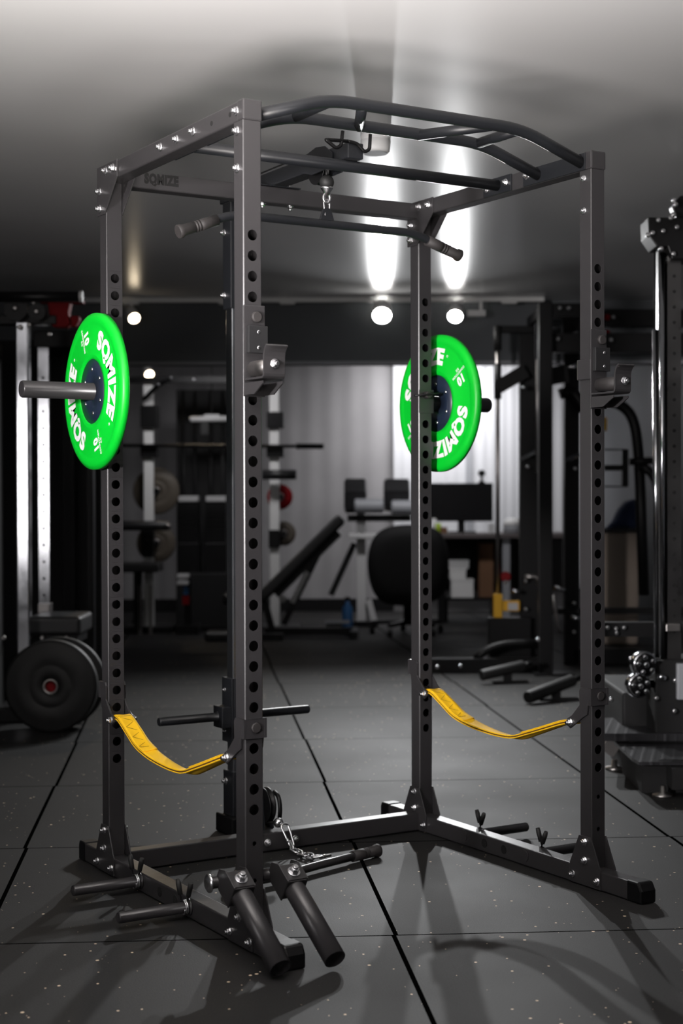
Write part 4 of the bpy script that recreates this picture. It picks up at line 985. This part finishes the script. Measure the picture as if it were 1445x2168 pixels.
for u, v in ((1392, 467), (1380, 494), (1371, 498), (1402, 490), (1431, 482), (1424, 538), (1418, 462), (1424, 455), (1425, 424), (1428, 434), (1398, 527)): knob(K(u, v, F9-.055), .011, cm, ZINC, 'frame_bolt')
col(1409, 1440, 1321, 1338, F9-.03, .1, STEEL, 'column_collar')
a = K(1380, 1395, F9); RB().box(a.x, K(1500, 1395, F9).x, F9-.06, F9+.2, .16, a.z).build('lower_shroud', MATTE, cm, .006)
a = K(1283, 1500, F9+.5)
RB().box(a.x, 2.2, F9+.12, F9+.75, .02, .30).build('rear_base', MATTE, cm, .01)
# foot platforms
a = K(1292, 1569, 6.15); b = K(1460, 1612, 5.75)
zz = .122
def quad_plate(pts, z, th, name, m):
    P = []
    for u, v in pts:
        d = _fw+_r*((u-722.5)/FPX)-_u*((v-1084)/FPX); t_ = (z-CAMP.z)/d.z; q = d*t_; P.append((q.dot(_r0), q.dot(EF)))
    s = RB(); s.prism(P, lambda x, y, t: (x, y, t), z-th, z); return s.build(name, m, cm), P
_, P1 = quad_plate([(1299, 1569), (1480, 1569), (1480, 1613), (1352, 1613), (1338, 1605)], .125, .012, 'tread_plate', TREAD)
_, P2 = quad_plate([(1277, 1520), (1360, 1518), (1480, 1530), (1480, 1553), (1270, 1553)], .165, .03, 'tread_plate', TREAD)
RB().box(P1[4][0]+.03, 1.6, P1[3][1]+.06, P1[0][1]-.02, .0, .112).build('platform_shade_base', MATTE, cm)  # matte black box standing in for the shadowed void under the plate
RB().box(P2[0][0]+.03, 1.6, P2[4][1]+.03, P2[0][1], .0, .135).build('platform_shade_base', MATTE, cm)  # same here: shade under the upper plate put into the black colour
s = RB(); s.bar(K(1299, 1572, 6.17), K(1283, 1594, 6.17), .06, .012, (0, 1, 0)); s.build('chrome_strut', STEEL, cm)
for (u, v, F) in ((1300, 1622, 6.1), (1402, 1687, 5.55)):
    q = K(u, v, F); s = RB(); s.lathe((q.x, F, 0), (q.x, F, 1), [(0, .038), (.009, .038), (.014, .013), (.04, .011)], 22); s.build('levelling_foot', STEEL, cm)
RB().box(K(1412, 1640, 5.6).x, 1.5, 5.52, 5.9, .03, .108).build('platform_leg', MATTE, cm)
# pulleys with chrome rims
for (u, v, r) in ((1366, 1407, .052), (1354, 1452, .050)):
    c = K(u, v, F9-.10)
    s = RB(); s.lathe(c, c+V((-.25, 1, 0)), [(0, r*.80), (.004, r*.96), (.01, r), (.035, r), (.04, r*.9)], 40); s.build('chrome_wheel', CHROME, cm)
    s = RB(); s.lathe(c-V((-.002, .006, 0)), c+V((-.25, 1, 0)), [(0, r*.3), (.002, r*.82), (.01, r*.82)], 32); s.build('wheel_face', DARK, cm)
    for k in range(5):
        an = 2*PI*k/5+.5; q = c+V((math.cos(an)*r*.58, -.006, math.sin(an)*r*.58)); knob(q, .011, cm, CHROME, 'wheel_boss')
    knob(c-V((0, .004, 0)), .013, cm, CHROME, 'wheel_boss')
    s = RB(); s.bar(c+V((0, .045, 0)), (K(1398, 1420, F9).x, F9, c.z), .03, .03); s.build('wheel_arm', DARK, cm)
for (u0, v0, u1, v1) in ((1314, 1494, 1309, 1519), (1325, 1498, 1326, 1518)):
    q = K(u1, v1, 6.45); q.z = .165; s = RB(); s.cyl(q, K(u0, v0, 6.45), .008, 12); s.build('upright_pin', LGREY, cm)
s = RB(); s.tube([K(1318, 1500, 6.5), K(1322, 1474, 6.5), K(1330, 1480, 6.5), K(1330, 1500, 6.5)], .012, 10, .02); s.build('pin_handle', DARK, cm)
s = RB(); s.cyl(K(1346, 1517, 6.4), K(1358, 1520, 6.4), .014, 14); s.build('chrome_peg', CHROME, cm)
s = RB(); s.cyl(K(1400, 1518, 6.3), K(1418, 1527, 6.3), .007, 12); s.build('chrome_peg', CHROME, cm)
s = RB(); s.cyl(K(1392, 1432, F9-.08), K(1408, 1436, F9-.08), .011, 12); s.build('chrome_peg', CHROME, cm)
a = K(1433, 1405, F9-.1); b = K(1450, 1482, F9-.1); RB().box(a.x, b.x, F9-.1, F9-.07, b.z, a.z).build('pale_handle', GREY, cm, .004)
for u, v in ((1335, 1395), (1428, 1440), (1426, 1505), (1388, 1478), (1292, 1481)): knob(K(u, v, F9-.07 if u > 1380 else F9+.1), .011, cm, ZINC, 'frame_bolt')
for u, v in ((1285, 1329), (1303, 1331), (1304, 1340), (1320, 1329)): knob(K(u, v, F9+.45), .010, cm, ZINC, 'rail_bolt')
RB().box(K(1280, 1345, F9+.45).x, 2.2, F9+.46, F9+.52, K(0, 1352, F9+.45).z, K(0, 1322, F9+.45).z).build('rear_rail', DARK, cm)
RB().box(K(1440, 1345, F9+.45).x, 1.75, F9+.2, F9+.5, .3, K(0, 1322, F9+.45).z).build('rail_link', DARK, cm)
RB().box(1.5, 1.6, F9+.46, F9+.56, .3, K(0, 1322, F9+.45).z).build('rear_post', DARK, cm)

# ---- ceiling things
sd = thing('smoke_detector', V((1.224, 1.325, CZ)), 'white round smoke detector on the ceiling above the rack', 'smoke detector')
c = V((1.224, 1.325, CZ))
MB().lathe(c, c-V((0, 0, 1)), [(0, .054), (.02, .054), (.021, .052), (.024, .052), (.025, .054), (.062, .051), (.07, .046)], 48).build('housing', PLASTIC, sd)
MB().lathe(c-V((0, 0, .0695)), c-V((0, 0, 1)), [(0, .044), (.003, .042)], 40).build('grille', GREY, sd)
FT = 9.95
tr = rthing('lighting_track', 0, FT, 'long white lighting track under the ceiling in front of the dark bulkhead', 'lighting track')
tr.location = room(0, FT, CZ); MW[tr.name] = Matrix.Translation(tr.location)
a = K(165, 636, FT); b = K(1152, 640, FT)
RB().box(a.x, b.x, FT, FT+.035, a.z-.014, CZ).build('track', PLASTIC, tr, .003)
for u in (478, 608, 1078): q = K(u, 640, FT-.004); RB().box(q.x-.05, q.x+.05, FT-.006, FT+.038, a.z-.028, CZ).build('track_joint', PLASTIC, tr, .003)
def spotlight(u, v, F, aim, r, lens, label, zt, power, color, cone, blend=.4, size=.03):
    c = K(u, v, F); t = rthing('spotlight', c.x, F, label, 'spotlight', 'spotlights on the tracks'); t.location = room(c.x, F, c.z); MW[t.name] = Matrix.Translation(t.location)
    d = V(aim).normalized()
    s = RB(); s.lathe(c, c-d, [(0, r), (.0, r*1.12), (.05, r*1.12), (.12, r*.9), (.125, r*.5)], 28, False); s.build('lamp_head', PLASTIC, t)
    s = RB(); s.lathe(c-d*.001, c+d, [(0, r), (.001, r*.98), (.006, r*.7), (.008, .001)], 28, False); s.build('lens', lens, t)
    s = RB(); top = c-d*.07; s.cyl(top+V((0, 0, r*.8)), (top.x, top.y, zt), .011, 10); s.box(top.x-.05, top.x+.05, top.y-.016, top.y+.016, zt-.02, zt); s.build('stem', PLASTIC, t)
    ld = bpy.data.lights.new('spot', 'SPOT'); lo = bpy.data.objects.new('spot_light', ld); COL.objects.link(lo)
    ld.energy = power; ld.color = color; ld.spot_size = math.radians(cone); ld.spot_blend = blend; ld.shadow_soft_size = size
    wd = (_r0*d.x+EF*d.y+V((0, 0, d.z))); lo.matrix_basis = Matrix.Translation(room(*(c+d*.03))) @ wd.to_track_quat('-Z', 'Y').to_matrix().to_4x4()
    attach(lo, t)
    return t
zt = a.z-.014
spotlight(808, 668, 9.85, (-.05, -1, -.80), .058, COOL, 'brighter glaring spotlight on the track, left of the rear right post', zt, 230, (.98, .99, 1), 112, .9)
spotlight(963, 670, 9.85, (-.12, -1, -.80), .046, COOL, 'glaring spotlight on the track, right of the rear right post', zt, 170, (.98, .99, 1), 112, .9)
spotlight(284, 674, 9.85, (.35, -.75, -.55), .036, WARM, 'warm spotlight on the track at the left above the green plate', zt, 10, (1, .8, .55), 70)
spotlight(316, 793, 12.9, (.3, -.8, -.5), .036, WARM, 'small warm spotlight further back at the left below the bulkhead', CZ, 10, (1, .8, .55), 70)
q = K(1000, 656, FT-.02); q2 = K(1028, 669, FT-.02)
RB().box(q.x-.03, q2.x, FT-.02, FT+.03, q2.z, q.z).build('power_adapter', PLASTIC, tr, .004); RB().box(q2.x-.04, q2.x-.02, FT-.005, FT+.02, q.z, zt).build('adapter_hanger', PLASTIC, tr)

# ------------------------------------------------------------------ light
def area(name, loc, target, sx, sy, power, color=(1, 1, 1), spread=180):
    ld = bpy.data.lights.new(name, 'AREA'); ld.shape = 'RECTANGLE'; ld.size = sx; ld.size_y = sy; ld.energy = power; ld.color = color; ld.spread = math.radians(spread)
    o = bpy.data.objects.new(name, ld); COL.objects.link(o)
    o.matrix_basis = Matrix.Translation(room(*loc)) @ (room(*target)-room(*loc)).to_track_quat('-Z', 'Y').to_matrix().to_4x4()
    return o
# bounced flash left of the camera, aimed at the ceiling
area('bounce_flash', (-.6, 1.7, 1.15), (-.5, 2.5, 2.4), .7, .7, 100, (1, .935, .895), 105)
area('bounce_flash', (.85, 1.9, 1.15), (.7, 2.7, 2.4), .4, .4, 15, (1, .96, .94), 100)
# soft key from the left of the camera: a broad weak box and a narrow head on the middle of the rack
area('key_light', (-3.0, -.3, 1.3), (-.1, 4.2, 1.2), .9, 1.5, 7, (1, .96, .96), 80)
def head(name, loc, target, cone, blend, power, color, size):
    ld = bpy.data.lights.new(name, 'SPOT'); o = bpy.data.objects.new(name, ld); COL.objects.link(o)
    ld.energy = power; ld.color = color; ld.spot_size = math.radians(cone); ld.spot_blend = blend; ld.shadow_soft_size = size
    o.matrix_basis = Matrix.Translation(room(*loc)) @ (room(*target)-room(*loc)).to_track_quat('-Z', 'Y').to_matrix().to_4x4()
head('key_head', (-2.7, -.2, 1.5), (-.1, 4.3, 1.3), 28, 1, 1550, (1, .955, .955), .16)
# wash on the shutter at the back, from a lamp behind the bulkhead
area('back_area_light', (.9, 13.65, 2.33), (.9, 14.5, 1.35), .9, .2, 24, (1, .98, 1), 150)
area('back_area_light', (-1.0, 11.3, 2.34), (-1.0, 12.3, 1.3), .5, .2, 6, (1, .98, 1), 120)  # unseen fill, added to brighten the silver uprights
area('back_area_light', (.55, 11.3, 2.34), (.9, 13.2, .5), .4, .2, 5, (1, .98, 1), 90)  # added fill for the desk front and the boxes below, no fixture
w_ = bpy.data.worlds.new('world'); SC.world = w_; w_.use_nodes = True
w_.node_tree.nodes['Background'].inputs[0].default_value = (.5, .55, .6, 1); w_.node_tree.nodes['Background'].inputs[1].default_value = .02
